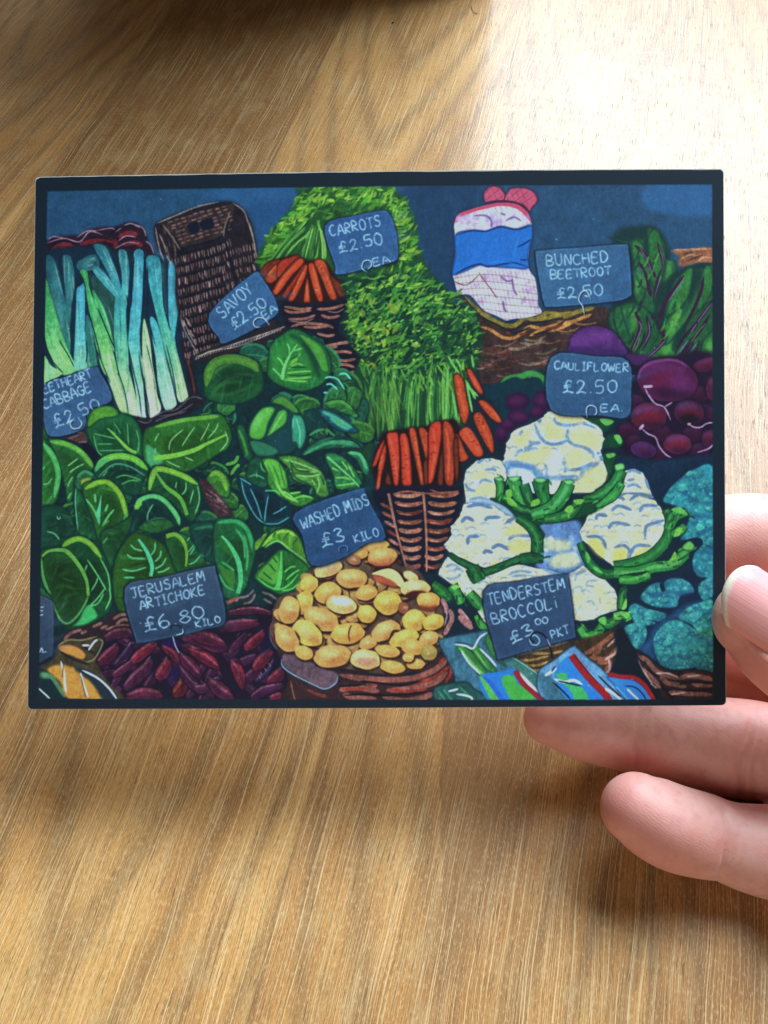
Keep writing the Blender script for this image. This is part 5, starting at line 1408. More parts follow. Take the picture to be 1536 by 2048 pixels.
def paint_artichoke():
    tile('P')
    poly('220,1250 260,1230 330,1270 480,1250 560,1200 590,1260 600,1320 660,1400 240,1400 200,1330', (28, 20, 42), soft=4)
    tile('C1')
    # basket rim twigs
    poly('260,1000 320,900 420,860 560,820 700,750 800,760 840,860 700,900 600,960 480,960', (46, 34, 40), soft=2)
    strokes('680,800 740,765 790,765|700,840 760,800 800,810|520,860 600,825|620,880 740,850 820,855|300,960 360,905 440,880|430,910 480,890|580,870 640,850', 24, (136, 92, 84), tex=.5)

    def art(s, w, c=(104, 34, 46), hi=(160, 100, 112)):
        stroke(s, (w * .5, w * 1.1 + 16, w + 16, w * .35), (22, 16, 34), soft=1)
        c = (c[0] * .78, c[1] * .74, c[2] * 1.02)
        stroke(s, (w * .3, w * 1.05, w, w * .2), c, tex=.6)
        q = [tuple(float(v) for v in t.split(',')) for t in s.split()]
        off = ' '.join('%g,%g' % (x - w * .12, y - w * .3) for x, y in q)
        stroke(off, w * .22, hi, alpha=.5, tex=.8)
        off = ' '.join('%g,%g' % (x + w * .1, y + w * .28) for x, y in q)
        stroke(off, w * .3, (56, 22, 52), alpha=.6, soft=1.5)
    A = art
    R2 = (140, 36, 44)
    for k in range(46):
        x, y = rng.uniform(560, 1900), rng.uniform(900, 1420)
        if y < 960 and x < 1150:
            continue
        a = math.radians(rng.uniform(-75, 65)); l = rng.uniform(60, 110)
        A('%g,%g %g,%g %g,%g' % (x - l * math.cos(a), y - l * math.sin(a), x, y - 8, x + l * math.cos(a), y + l * math.sin(a)), rng.uniform(50, 80), jit((78, 34, 52), .15), (110, 76, 96))
    A('620,960 700,910 800,900 830,930', 80, (84, 38, 44)); A('570,1150 640,1080 720,1010', 95); A('700,1160 770,1080 830,990', 70, (62, 38, 60), (120, 100, 120)); A('820,1140 900,1060 1020,980', 80, R2); A('680,1240 760,1180 830,1130', 60, (96, 36, 50)); A('770,1340 850,1250 930,1180 980,1110', 95, (92, 40, 56)); A('1020,1260 1070,1190 1110,1110', 100, R2); A('790,1410 920,1370 1060,1390', 100, (118, 44, 56)); A('1150,1390 1200,1330 1220,1250', 95, (138, 44, 36), (170, 100, 80)); A('1060,1010 1140,1060 1200,1150', 60, R2); A('1200,1070 1280,1160 1350,1240', 90, (100, 36, 50)); A('1210,940 1340,950 1480,1000 1560,1020', 110, (116, 42, 58), (150, 110, 120)); A('1260,1010 1380,1090 1480,1170', 90, R2); A('1200,1170 1280,1280 1390,1360', 70, (84, 44, 56)); A('1320,1300 1380,1370', 70, (120, 44, 54)); A('1420,1290 1500,1250', 50, (80, 70, 90))
    poly('1060,960 1160,940 1190,1000 1100,1010', (34, 22, 74), soft=3); poly('1130,1160 1200,1180 1180,1260 1100,1300', (34, 24, 70), soft=4, alpha=.8)
    tile('C2')
    A('220,760 330,735 450,730 560,760', 60, (100, 42, 50), (170, 120, 126)); A('150,875 280,840 460,830', 90, (110, 40, 52)); A('-60,920 60,940 200,1000', 100, (116, 38, 52)); A('350,1030 430,960 500,900', 80, R2); A('-60,1050 60,1100 150,1180', 80, R2); A('250,1130 300,1200 330,1330', 80, R2); A('420,1190 480,1110 560,1040', 90, R2); A('530,1290 600,1230 640,1190', 90, (130, 34, 50)); A('400,1410 500,1340 650,1310', 70, (90, 40, 64)); A('540,1410 620,1390 680,1410', 70, (140, 40, 56)); A('80,1270 160,1340 260,1410', 100, (112, 44, 58)); A('-40,1330 30,1330 60,1310', 70, (96, 46, 60)); A('430,1270 520,1200 570,1100', 30, (60, 70, 90))
    strokes('470,1200 480,1230|500,1170 515,1200|530,1130 550,1160|455,1220 470,1250', 8, (150, 110, 120))
    strokes('210,670 280,640 370,620 420,570|340,680 400,660 430,600|480,590 540,610 600,650|490,640 560,680', 18, (120, 98, 100), tex=.5); strokes('210,680 260,650 300,650', 28, (150, 84, 76), tex=.5)
    poly('460,1000 540,900 560,1000 500,1080', (26, 22, 60), soft=4, alpha=.7)
    # wrapped swede / cellophane packet bottom-left
    tile('C1')
    poly('110,1180 200,1120 260,1000 330,960 440,960 560,940 600,960 540,1100 640,1280 740,1420 105,1420', (70, 62, 44), soft=2, tex=.4)
    poly('170,1190 270,1150 420,1190 520,1290 600,1420 320,1420 280,1290', (206, 142, 54), soft=2, tex=.3)
    poly('260,1010 340,995 420,1020 470,1070 440,1110 360,1080 280,1050', (222, 144, 62), out=(70, 52, 40), ow=2.5)
    poly('380,1180 460,1180 600,1260 720,1420 600,1410 520,1290', (34, 50, 62), soft=2)
    strokes('250,1010 330,960 440,960 560,930|560,950 600,980 540,1100 470,1130', 14, (150, 140, 90), alpha=.8)
    strokes('260,1040 340,1090 440,1130 500,1150|440,980 480,1030 540,1060', 16, (30, 34, 40))
    strokes('275,1120 300,1200 310,1310 320,1360|430,1210 450,1290 490,1400|440,1190 560,1250 650,1330 715,1420|490,1040 530,980 560,955|440,1000 500,1000', 16, (224, 232, 240))
    strokes('300,1120 290,1250|430,1230 470,1400|420,1190 540,1260 700,1410', 6, (40, 46, 60))
    poly('105,1200 150,1190 220,1250 310,1390 330,1420 105,1420', (20, 46, 52), out=(16, 34, 40), ow=2); strokes('130,1220 200,1240 260,1320 310,1400', 30, (92, 150, 100), alpha=.8); strokes('105,1330 150,1370 195,1412', 12, (236, 240, 245)); poly('120,1210 170,1210 200,1250 130,1250', (92, 150, 100), soft=2)


def paint_packets():
    tile('C3')
    strokes('510,640 540,700 550,760|570,720 590,790 560,860 530,920|640,720 680,770 740,850|640,770 690,830 750,870', 36, (166, 110, 108), tex=.5); strokes('520,660 550,760 530,850|660,730 720,800', 12, (220, 180, 180), alpha=.7)
    # straw basket behind slate
    poly('1020,1100 1300,1000 1536,960 1760,900 1880,860 1870,1000 1800,1200 1500,1300 1300,1240 1150,1160', (66, 48, 34), soft=2, tex=.5)
    strokes('1080,1080 1200,1040 1330,1010 1480,970|1100,1110 1200,1110 1330,1080|1140,1150 1250,1150 1330,1120|1180,1190 1280,1190|1360,1060 1440,1040|1200,1060 1340,1060', 20, (150, 118, 66), tex=.6)
    strokes('1600,1070 1700,1010 1860,890|1640,1090 1780,1100 1850,1020|1760,1200 1800,1150 1790,1090|1700,1130 1790,1130|1660,1100 1740,1010|1600,1120 1700,1160', 34, (136, 82, 60), tex=.5)
    strokes('1780,1010 1850,940 1875,880|1760,1110 1840,1060 1855,1000|1750,1230 1800,1180 1790,1100', 18, (196, 150, 140), tex=.5)
    poly('1830,900 1900,860 2000,1060 2080,1260 2160,1340 2160,1420 2060,1420 1900,1260 1820,1200 1800,1200 1850,1060', (16, 30, 42), soft=2)
    # packets
    poly('490,980 540,940 740,900 880,890 960,1060 1060,1080 1240,1220 1420,1440 700,1440 600,1200', (60, 110, 130), soft=1, tex=.4, out=(18, 44, 60), ow=3)
    poly('450,1330 560,1290 700,1280 760,1330 890,1436 500,1436', (34, 88, 84), out=(14, 40, 50), ow=3, tex=.4); strokes('480,1340 540,1420|520,1330 600,1430|640,1310 760,1420', 18, (66, 130, 100)); strokes('620,1370 690,1380 740,1400 735,1436|560,1350 640,1330', 16, (220, 236, 236))
    for s in ('620,1020 700,1090 800,1230 860,1220 780,1090 700,1000', '740,1040 830,1160 880,1200 930,1200 820,1050 780,990', '860,900 920,980 940,1060 980,1120 1000,1160 900,1080 850,980'):
        poly(s, (56, 128, 62), out=(20, 66, 50), ow=2.5, tex=.3)
    strokes('640,1010 760,1150 840,1230|760,1030 860,1170|880,950 940,1080', 14, (110, 186, 84))
    strokes('610,990 690,1000 750,1020 800,940 860,900|800,1020 880,1100 930,1160|660,1040 720,1130 810,1220', 15, (214, 232, 240)); strokes('600,970 700,985 745,1000|690,1010 760,1060', 7, (24, 50, 70))
    poly('800,1240 960,1200 1080,1185 1200,1290 1330,1436 900,1436', (32, 122, 214), tex=.12)
    poly('800,1240 860,1280 980,1436 900,1436', (84, 182, 84), tex=.15); poly('830,1240 900,1280 1010,1436 970,1436 880,1310', (36, 100, 200))
    poly('990,1230 1060,1230 1090,1290 1140,1320 1240,1436 1070,1436 1000,1340 970,1270', (66, 170, 66), tex=.12)
    strokes('1075,1190 1130,1280 1230,1370 1300,1436', 44, (150, 30, 40), taper=0); strokes('1110,1200 1180,1290 1280,1370', 26, (236, 240, 242)); strokes('1160,1240 1280,1370', 10, (120, 150, 160))
    poly('1000,1100 1060,1085 1240,1210 1430,1436 1330,1436 1200,1290 1090,1190', (62, 116, 104), soft=1.5, alpha=.85, tex=.3); strokes('1050,1090 1150,1150 1250,1220', 8, (150, 190, 170))
    tile('C4')
    poly('60,1210 180,1110 320,1005 360,1020 460,1110 570,1200 740,1420 130,1420', (98, 150, 190), out=(24, 50, 70), ow=3, tex=.3)
    poly('60,1220 170,1250 290,1420 130,1420', (60, 110, 130), soft=2, tex=.3)
    poly('190,1190 300,1075 400,1180 560,1420 300,1420 200,1280', (36, 128, 222), tex=.12)
    poly('195,1215 270,1215 300,1290 380,1310 430,1370 440,1420 350,1420 300,1340 230,1270', (60, 174, 92), tex=.12)
    strokes('315,1075 370,1150 460,1260 560,1360 610,1430', 56, (152, 28, 36), taper=0); strokes('330,1070 420,1180 520,1290', 8, (60, 16, 24), alpha=.7)
    strokes('180,1255 260,1280 330,1265 400,1300|200,1170 160,1200 110,1230|570,1330 640,1370 700,1420', 22, (224, 238, 246)); strokes('170,1280 240,1340 310,1415|520,1230 600,1310 700,1400|160,1200 190,1160|210,1270 300,1290 390,1310', 12, (16, 34, 56))
    poly('590,1240 700,1250 800,1270 890,1340 930,1420 740,1420 640,1300', (46, 132, 220), tex=.12, out=(20, 44, 80), ow=2)
    strokes('600,1220 700,1240 800,1250 880,1310 950,1420', 34, (160, 28, 38), taper=0); strokes('720,1310 800,1320 860,1370 890,1420', 12, (20, 54, 110)); strokes('740,1330 790,1380 830,1415', 16, (214, 232, 244)); strokes('650,1310 720,1380 750,1420', 12, (110, 170, 210))


def paint_boards():
    B1 = (42, 90, 132); B2 = (44, 100, 150)
    tile('A2')
    board('962,480 1180,405 1390,362 1450,385 1500,500 1522,700 1480,752 1300,800 1062,850 1040,780', (38, 92, 158), (46, 104, 160), (1200, 400), (1300, 850))
    chalk('CARROTS', (1005, 560), (1395, 478), 82); chalk('£2.50', (1075, 688), (1415, 612), 88); chalk('EA.', (1335, 788), (1495, 745), 58)
    hook('1285,835 1245,800 1260,750 1305,745 1318,780 1285,815')
    board('78,1150 400,850 480,875 600,1090 545,1190 210,1368 150,1330', (46, 104, 158), (44, 98, 150), (400, 850), (200, 1370))
    chalk('SAVOY', (180, 1190), (420, 975), 92); chalk('£2.50', (275, 1275), (525, 1085), 92); chalk('EA', (505, 1195), (600, 1125), 56)
    hook('470,1250 430,1250 415,1210 450,1180 500,1190 540,1240')
    tile('A4')
    board('40,700 80,665 400,640 715,615 752,655 775,960 758,1012 640,1050 165,1095 105,1065 80,960', (52, 112, 160), (40, 98, 150), (100, 620), (700, 1050))
    chalk('BUNCHED', (122, 785), (600, 752), 82); chalk('BEETROOT', (155, 885), (622, 852), 68); chalk('£2.50', (205, 1035), (560, 1000), 82)
    hook('415,1165 400,1090 370,1040 390,985 430,975 465,1040')
    tile('B4')
    board('162,135 500,130 748,165 772,420 742,592 540,580 158,540', (48, 100, 146), (40, 90, 138), (450, 130), (450, 590))
    chalk('CAULIFLOWER', (182, 228), (755, 248), 60); chalk('£2.50', (250, 415), (670, 408), 96); chalk('EA.', (540, 552), (712, 552), 55)
    hook('435,605 430,530 460,505 500,520 508,560 490,580')
    tile('B1')
    board('60,380 145,345 520,215 580,250 670,460 480,540 455,680 200,742 140,620 60,600', (46, 92, 140), (52, 104, 154), (300, 250), (300, 740))
    chalk('WEETHEART', (95, 432), (522, 285), 68); chalk('CABBAGE', (150, 538), (520, 395), 76); chalk('£2.50', (240, 682), (590, 520), 92)
    hook('385,600 350,640 370,680 420,675 440,640 410,600')
    tile('B1')
    poly('480,640 520,545 580,515 650,508 700,530 722,570 690,590 580,610 500,670', (80, 146, 46), out=(20, 60, 44), ow=3, tex=.3)
    tile('B2')
    board('740,1325 1210,1150 1265,1168 1310,1260 1425,1510 1280,1560 1100,1670 862,1728 790,1500', (36, 88, 140), (32, 78, 132), (1000, 1200), (1100, 1700))
    chalk('WASHED MIDS', (795, 1455), (1310, 1265), 86); chalk('£3', (945, 1588), (1130, 1538), 108); chalk('KILO', (1195, 1560), (1380, 1500), 62)
    hook('1075,1630 1070,1600 1100,1580 1135,1590 1135,1630', col=(90, 130, 190))
    tile('C1')
    board('772,560 1050,480 1425,395 1470,430 1545,800 1400,870 1100,940 892,975 850,940', (56, 88, 122), (34, 66, 100), (1100, 450), (1150, 960))
    chalk('JERUSALEM', (832, 640), (1390, 498), 74); chalk('ARTICHOKE', (892, 730), (1395, 605), 74); chalk('£6.80', (930, 900), (1395, 780), 100); chalk('KILO', (1320, 862), (1515, 822), 54)
    hook('1165,920 1215,905 1215,870'); strokes('1130,880 1130,850 1180,845 1210,870', 9, (12, 24, 44)); strokes('1140,930 1160,1000 1190,1060', 9, (170, 190, 205))
    board('60,650 190,650 218,720 215,1040 180,1090 60,1110', (62, 86, 116), (40, 66, 96), (100, 650), (100, 1100))
    strokes('115,735 140,735|115,770 140,765|120,710 145,705|115,1055 130,1020 140,1060|150,1050 165,1052', 9, (170, 195, 215), taper=0)
    tile('C3')
    board('832,592 1100,510 1440,460 1480,500 1532,900 1520,938 1300,1000 972,1095 930,1060', (44, 82, 124), (40, 74, 116), (1100, 500), (1250, 1050))
    chalk('TENDERSTEM', (870, 690), (1460, 562), 84); chalk('BROCCOLi', (905, 840), (1400, 706), 88); chalk('£3', (1050, 985), (1225, 895), 84); chalk('00', (1230, 845), (1330, 825), 52); chalk('PKT', (1355, 945), (1495, 905), 62)
    strokes('1195,985 1185,945 1225,920 1260,960 1240,995 1195,990', 10, (150, 190, 220), taper=0)
    stroke('1360,1100 1340,1010 1310,940 1260,900 1210,905 1190,950 1220,975', 13, (14, 22, 36), taper=0); stroke('1345,1010 1315,945', 7, (190, 205, 220))


def paint_specks():
    tile('P')
    for k in range(70):
        x, y = rng.uniform(90, 1430), rng.uniform(360, 1400)
        stroke('%g,%g %g,%g' % (x, y, x + rng.uniform(-3, 3), y + rng.uniform(-2, 2)), rng.uniform(1.0, 1.9), (214, 224, 220), alpha=.8, taper=0)


def paint_all():
    paint_back(); paint_bed(); paint_leeks(); paint_hamper(); paint_carrots_back(); paint_garlic(); paint_beets(); paint_foliage()
    paint_cabbage(); paint_front_carrots(); paint_broccoli(); paint_cauli(); paint_artichoke(); paint_potatoes(); paint_packets(); paint_boards(); paint_specks()
    CLIP[0] = None

# ------------------------------------------------------------------
# the postcard
# ------------------------------------------------------------------
def card_frame():
    n = Vector((-0.01661533, 0.02734668, 0.99948791))
    t = Vector((-0.00159404, 0.01490623, -0.19136061))
    return n, t


CN, CT = card_frame()
HI = np.linalg.inv(HM)


def card_pt(cx, cy, lift=0.0):
    """canvas pixel -> point on the card's front plane (world)"""
    q = HI @ np.array([cx, cy, 1.0]); q = q[:2] / q[2]
    d = Vector(((q[0] - 768) / FPX, -(q[1] - 1024) / FPX, -1.0))
    k = CN.dot(CT) / CN.dot(d)
    p = d * k + CN * lift
    # the card bows very slightly across its length
    bow = .0009 * math.sin(math.pi * cx / CW)
    p = p + CN * bow
    return CO + CX * p.x + CU * p.y - CF * p.z


def grid_sheet(xs, ys, lift, skip=None):
    v = [card_pt(x, y, lift) for y in ys for x in xs]
    nx = len(xs)
    f = []
    for j in range(len(ys) - 1):
        for i in range(nx - 1):
            if skip and skip(.5 * (xs[i] + xs[i + 1]), .5 * (ys[j] + ys[j + 1])):
                continue
            a = j * nx + i
            f.append((a, a + nx, a + nx + 1, a + 1))
    me = mesh('sheet', v, f)
    uv = me.uv_layers.new(name='UVMap')
    co = [(x / CW, 1 - y / CH) for y in ys for x in xs]
    for l in me.loops:
        uv.data[l.index].uv = co[l.vertex_index]
    return me


def picture_material(img):
    w = N('printed_ink')
    uvn = w.n('ShaderNodeUVMap', {'uv_map': 'UVMap'}).outputs[0]
    t = w.n('ShaderNodeTexImage', {'image': img, 'interpolation': 'Cubic'}, Vector=uvn)
    # laid paper: a fine twill in the stock
    fine = w.noise(w.stretch(uvn, (900, 700, 1)), 1, 2, .6)
    c = w.mix(1.0, t.outputs[0], w.ramp(fine, [(.25, g(.84)), (.75, g(1.14))]), 'MULTIPLY')
    b = w.n('ShaderNodeBump', Strength=.25, Distance=.00004, Height=fine)
    return w.out(Base_Color=c, Roughness=.5, Normal=b.outputs[0], Specular_IOR_Level=.25)


def build_card():
    paint_all()
    c = finish_canvas()
    img = bpy.data.images.new('market_stall_print', CW, CH, alpha=False)
    px = np.ones((CH, CW, 4), np.float32)
    px[..., :3] = np.clip(c / 255.0, 0, 1)[::-1]
    img.pixels.foreach_set(px.ravel())
    img.update(); img.pack()

    root = bpy.data.objects.new('postcard', None)
    sc.collection.objects.link(root)
    root.empty_display_size = .02
    thing(root, 'printed postcard of painted vegetables with chalk price signs, held upright over the wooden table', 'postcard')
    # paper stock: rounded corners, 0.5 mm thick
    r = 9.0
    out = []
    for (cx, cy, a0) in ((r, r, 180), (CW - r, r, 270), (CW - r, CH - r, 0), (r, CH - r, 90)):
        for k in range(7):
            a = math.radians(a0 + k * 15)
            out.append((cx + r * math.cos(a), cy + r * math.sin(a)))
    # add points along the edges so that the stock follows the bow
    full = []
    for i in range(len(out)):
        a, b = out[i], out[(i + 1) % len(out)]
        n = 40 if abs(a[0] - b[0]) > 100 else 1
        for k in range(n):
            full.append((a[0] + (b[0] - a[0]) * k / n, a[1] + (b[1] - a[1]) * k / n))
    P = N('paper_stock')
    paper = P.out(Base_Color=(.62, .60, .56, 1), Roughness=.8)
    m = len(full)
    v = [card_pt(x, y, 0) for x, y in full] + [card_pt(x, y, -.00055) for x, y in full]
    f = [(i, i + m, (i + 1) % m + m, (i + 1) % m) for i in range(m)]
    # caps as strips from the top edge to the bottom edge
    me = bpy.data.meshes.new('card_stock')
    bm = bmesh.new()
    vs = [bm.verts.new(p) for p in v]
    for q in f:
        bm.faces.new([vs[i] for i in q])
    xs = sorted(set(x for x, _ in full))
    for off, flip in ((0, False), (m, True)):
        up = sorted([i for i in range(m) if full[i][1] < CH / 2], key=lambda i: (full[i][0], full[i][1] if full[i][0] > CW / 2 else -full[i][1]))
        dn = sorted([i for i in range(m) if full[i][1] >= CH / 2], key=lambda i: (full[i][0], -full[i][1] if full[i][0] > CW / 2 else full[i][1]))
        for k in range(min(len(up), len(dn)) - 1):
            q = [vs[up[k] + off], vs[dn[k] + off], vs[dn[k + 1] + off], vs[up[k + 1] + off]]
            if flip:
                q.reverse()
            try:
                bm.faces.new(q)
            except ValueError:
                pass
    bmesh.ops.recalc_face_normals(bm, faces=bm.faces)
    bm.to_mesh(me); bm.free()
    link('card_stock', me, root, paper, smooth=False)
    # printed border: follows the rounded corners
    inn = [tuple(warp([q])[0]) for q in ((95, 383), (1424, 369.5), (1426, 1398.5), (77.5, 1397))]
    ink = picture_material(img)
    loop = []
    for x, y in full:
        # matching point on the inner rectangle
        tx = min(max((x - inn[0][0]) / (inn[1][0] - inn[0][0]), 0), 1); ty = min(max((y - inn[0][1]) / (inn[3][1] - inn[0][1]), 0), 1)
        a = (inn[0][0] * (1 - tx) + inn[1][0] * tx, inn[0][1] * (1 - tx) + inn[1][1] * tx)
        b = (inn[3][0] * (1 - tx) + inn[2][0] * tx, inn[3][1] * (1 - tx) + inn[2][1] * tx)
        loop.append((a[0] * (1 - ty) + b[0] * ty, a[1] * (1 - ty) + b[1] * ty))
    rr = np.random.RandomState(3)
    edge = [(x + (.8 if x < CW / 2 else -.8), y + (rr.uniform(1.2, 2.6) if y < CH / 2 else -.6)) for x, y in full]
    vv = [card_pt(x, y, .00003) for x, y in edge] + [card_pt(x, y, .00003) for x, y in loop]
    bme = mesh('border', vv, [(i, i + m, (i + 1) % m + m, (i + 1) % m) for i in range(m)])
    uv = bme.uv_layers.new(name='UVMap')
    allp = edge + loop
    for l in bme.loops:
        x, y = allp[l.vertex_index]
        uv.data[l.index].uv = (x / CW, 1 - y / CH)
    link('border', bme, root, ink)
    nx, ny = 41, 5
    v = []; co = []
    for j in range(ny):
        for i in range(nx):
            tx, ty = i / (nx - 1), j / (ny - 1)
            a = [inn[0][k] * (1 - tx) + inn[1][k] * tx for k in (0, 1)]; b = [inn[3][k] * (1 - tx) + inn[2][k] * tx for k in (0, 1)]
            x, y = a[0] * (1 - ty) + b[0] * ty, a[1] * (1 - ty) + b[1] * ty
            v.append(card_pt(x, y, .00003)); co.append((x / CW, 1 - y / CH))
    f = [(j * nx + i, (j + 1) * nx + i, (j + 1) * nx + i + 1, j * nx + i + 1) for j in range(ny - 1) for i in range(nx - 1)]
    pme = mesh('printed_picture', v, f)
    uv = pme.uv_layers.new(name='UVMap')
    for l in pme.loops:
        uv.data[l.index].uv = co[l.vertex_index]
    link('printed_picture', pme, root, ink)
    return root


def finish_canvas():
    c = CAN.copy()
    b = sum(np.roll(np.roll(c, i, 0), j, 1) for i in (-1, 0, 1) for j in (-1, 0, 1)) / 9
    c[2:-2, 2:-2] = (.45 * c + .55 * b)[2:-2, 2:-2]
    # screen of the print: faint diagonal twill and paper mottling
    yy, xx = np.mgrid[0:CH, 0:CW]
    tw = np.sin((xx + yy * 1.02) * 2 * math.pi / 4.6) * .5 + np.sin((xx * .98 - yy) * 2 * math.pi / 5.3) * .2
    mot = smooth_noise(160, 21)
    c = c * (1 + .05 * tw * np.clip(mot * 3 - 1, 0, 1))[..., None]
    c = c * (1 + .16 * FINE[..., None])
    lin = np.clip(c / 255, 0, 1) ** 2.2
    lum = lin @ np.array([.25, .6, .15])
    lin = lum[..., None] + (lin - lum[..., None]) * .93
    lin = np.clip(1.40 * lin ** 1.07 - .002, .0015, .77)
    return lin ** (1 / 2.2) * 255


build_card()

# ------------------------------------------------------------------
# the hand
# ------------------------------------------------------------------
def skin_material():
    w = N('skin')
    co = w.n('ShaderNodeTexCoord').outputs['Object']
    att = w.n('ShaderNodeAttribute', {'attribute_name': 'flush'})
    n1 = w.noise(co, 210, 4, .65); n2 = w.noise(co, 420, 3, .6)
    base = w.mix(w.ramp(n1, [(.35, g(0)), (.7, g(1))]), (.79, .385, .30, 1), (.85, .485, .395, 1))
    c = w.mix(w.math('MULTIPLY', att.outputs['Fac'], .85), base, (.72, .24, .19, 1))
    c = w.mix(w.ramp(n2, [(.46, g(0)), (.70, g(.65))]), c, (.66, .26, .215, 1))
    wr = w.n('ShaderNodeTexWave', {'wave_type': 'BANDS', 'bands_direction': 'DIAGONAL'}, Vector=co, Scale=620.0, Distortion=9.0, Detail=3.0, Detail_Scale=1.2)
    vor = w.n('ShaderNodeTexVoronoi', {'feature': 'DISTANCE_TO_EDGE'}, Vector=w.stretch(co, (1, 1, 1.6)), Scale=900.0)
    h = w.math('ADD', w.math('MULTIPLY', wr.outputs[1], .2), w.math('MULTIPLY', vor.outputs[0], .5))
    h = w.math('ADD', h, w.math('MULTIPLY', n2, .6))
    b = w.n('ShaderNodeBump', Strength=.26, Distance=.00022, Height=h)
    w.out(Base_Color=c, Roughness=.5, Normal=b.outputs[0], Specular_IOR_Level=.42)
    w.b.inputs['Subsurface Weight'].default_value = .45
    w.b.inputs['Subsurface Radius'].default_value = (.0032, .0011, .0006)
    w.b.inputs['Subsurface Scale'].default_value = 1.0
    return w.m


def catmull(P, n):
    P = np.asarray(P, float); out = []
    for i in range(len(P) - 1):
        a, b, c, d = P[max(i - 1, 0)], P[i], P[i + 1], P[min(i + 2, len(P) - 1)]
        for t in np.linspace(0, 1, n, endpoint=False):
            out.append(.5 * (2 * b + (c - a) * t + (2 * a - 5 * b + 4 * c - d) * t ** 2 + (3 * b - a - 3 * c + d) * t ** 3))
    out.append(P[-1])
    return np.array(out)


class Finger:
    """list of (px, py, depth_mm, radius_mm[, flat]) from the tip to the root"""
    def __init__(self, pts, round_tip=1.0):
        q = []
        for p in pts:
            w3 = at(p[0], p[1], p[2] / 1000.0)
            q.append([w3.x, w3.y, w3.z, p[3] / 1000.0, p[4] if len(p) > 4 else .94])
        self.c = catmull(q, 10)
        self.tip = round_tip

    def tube(self, V, Fc):
        c = self.c
        P = c[:, :3]; R = c[:, 3]; fl = c[:, 4]
        T = np.gradient(P, axis=0); T /= np.linalg.norm(T, axis=1)[:, None]
        # rounded tip: extra rings ahead of the first point
        rings = []
        for a in np.linspace(90, 8, 9):
            s = math.sin(math.radians(a)); k = math.cos(math.radians(a))
            rings.append((P[0] - T[0] * R[0] * s * self.tip, R[0] * k, T[0], fl[0]))
        for i in range(len(P)):
            rings.append((P[i], R[i], T[i], fl[i]))
        for a in np.linspace(8, 90, 7):
            s = math.sin(math.radians(a)); k = math.cos(math.radians(a))
            rings.append((P[-1] + T[-1] * R[-1] * s, R[-1] * k, T[-1], fl[-1]))
        M = 36
        b0 = len(V)
        f = np.array(CF)
        for p, r, t, flat in rings:
            z = f - t * f.dot(t); z /= np.linalg.norm(z)
            x = np.cross(t, z)
            r = max(r, 1e-5)
            for k in range(M):
                a = 2 * math.pi * k / M
                V.append(p + x * (r * math.cos(a)) + z * (r * flat * math.sin(a)))
        n = len(rings)
        for i in range(n - 1):
            for k in range(M):
                a = b0 + i * M + k; b = b0 + i * M + (k + 1) % M
                Fc.append((a, b, b + M, a + M))
        Fc.append(tuple(b0 + k for k in range(M))[::-1]); Fc.append(tuple(b0 + (n - 1) * M + k for k in range(M)))


THUMB = Finger([(1505, 1236, 183, 7.9, .80), (1540, 1262, 182.5, 9.3, .82), (1585, 1298, 182, 9.9, .88), (1650, 1352, 182, 9.7, .95), (1720, 1398, 184, 9.6), (1800, 1440, 188, 11), (1900, 1480, 198, 15), (2010, 1500, 206, 18)], .95)
INDEX = Finger([(1330, 1096, 200.5, 7.2), (1400, 1092, 201, 8.6), (1470, 1080, 202, 9.9), (1560, 1087, 203, 10.2), (1660, 1112, 205, 9.9), (1760, 1150, 208, 10.4), (1900, 1240, 212, 12), (2060, 1340, 214, 14)])
MIDDLE = Finger([(1098, 1438, 199, 5.4), (1140, 1444, 199, 6.9), (1200, 1453, 199.5, 8.0), (1290, 1466, 200, 8.8), (1345, 1476, 200.5, 8.9), (1420, 1488, 201, 10.0), (1500, 1500, 202, 10.6), (1580, 1512, 203, 10.3), (1680, 1512, 206, 10.9), (1800, 1480, 210, 12), (2000, 1440, 214, 15)])
RING = Finger([(1272, 1616, 186, 7.0), (1300, 1632, 186.3, 7.9), (1350, 1656, 187, 8.4), (1410, 1672, 188, 8.3), (1448, 1682, 188.5, 7.9), (1500, 1696, 189.5, 8.7), (1570, 1706, 191, 9.5), (1650, 1700, 195, 9.5), (1780, 1640, 204, 11), (1960, 1560, 212, 15)])
LITTLE = Finger([(1640, 1800, 182, 6.0), (1690, 1826, 184, 7.2), (1760, 1820, 190, 7.6), (1840, 1770, 199, 8.6), (1980, 1680, 210, 13)])
PALM1 = Finger([(1430, 1285, 219, 8), (1560, 1305, 218, 10), (1700, 1330, 216, 12, .8), (1900, 1370, 215, 19, .8), (2100, 1420, 216, 24, .75), (2350, 1480, 220, 25, .75), (2600, 1540, 226, 22, .8), (2900, 1620, 232, 20, .85)])
PALM2 = Finger([(1900, 1580, 210, 14), (2050, 1600, 212, 22, .75), (2300, 1580, 218, 24, .75), (2600, 1580, 226, 22, .8)])
HEEL = Finger([(1425, 1345, 224, 9), (1540, 1365, 224, 11), (1700, 1400, 224, 14), (1900, 1450, 222, 18)])
WEB = Finger([(1440, 1215, 214, 8), (1520, 1230, 214, 10), (1640, 1260, 213, 12), (1800, 1320, 210, 16), (2000, 1400, 210, 20)])


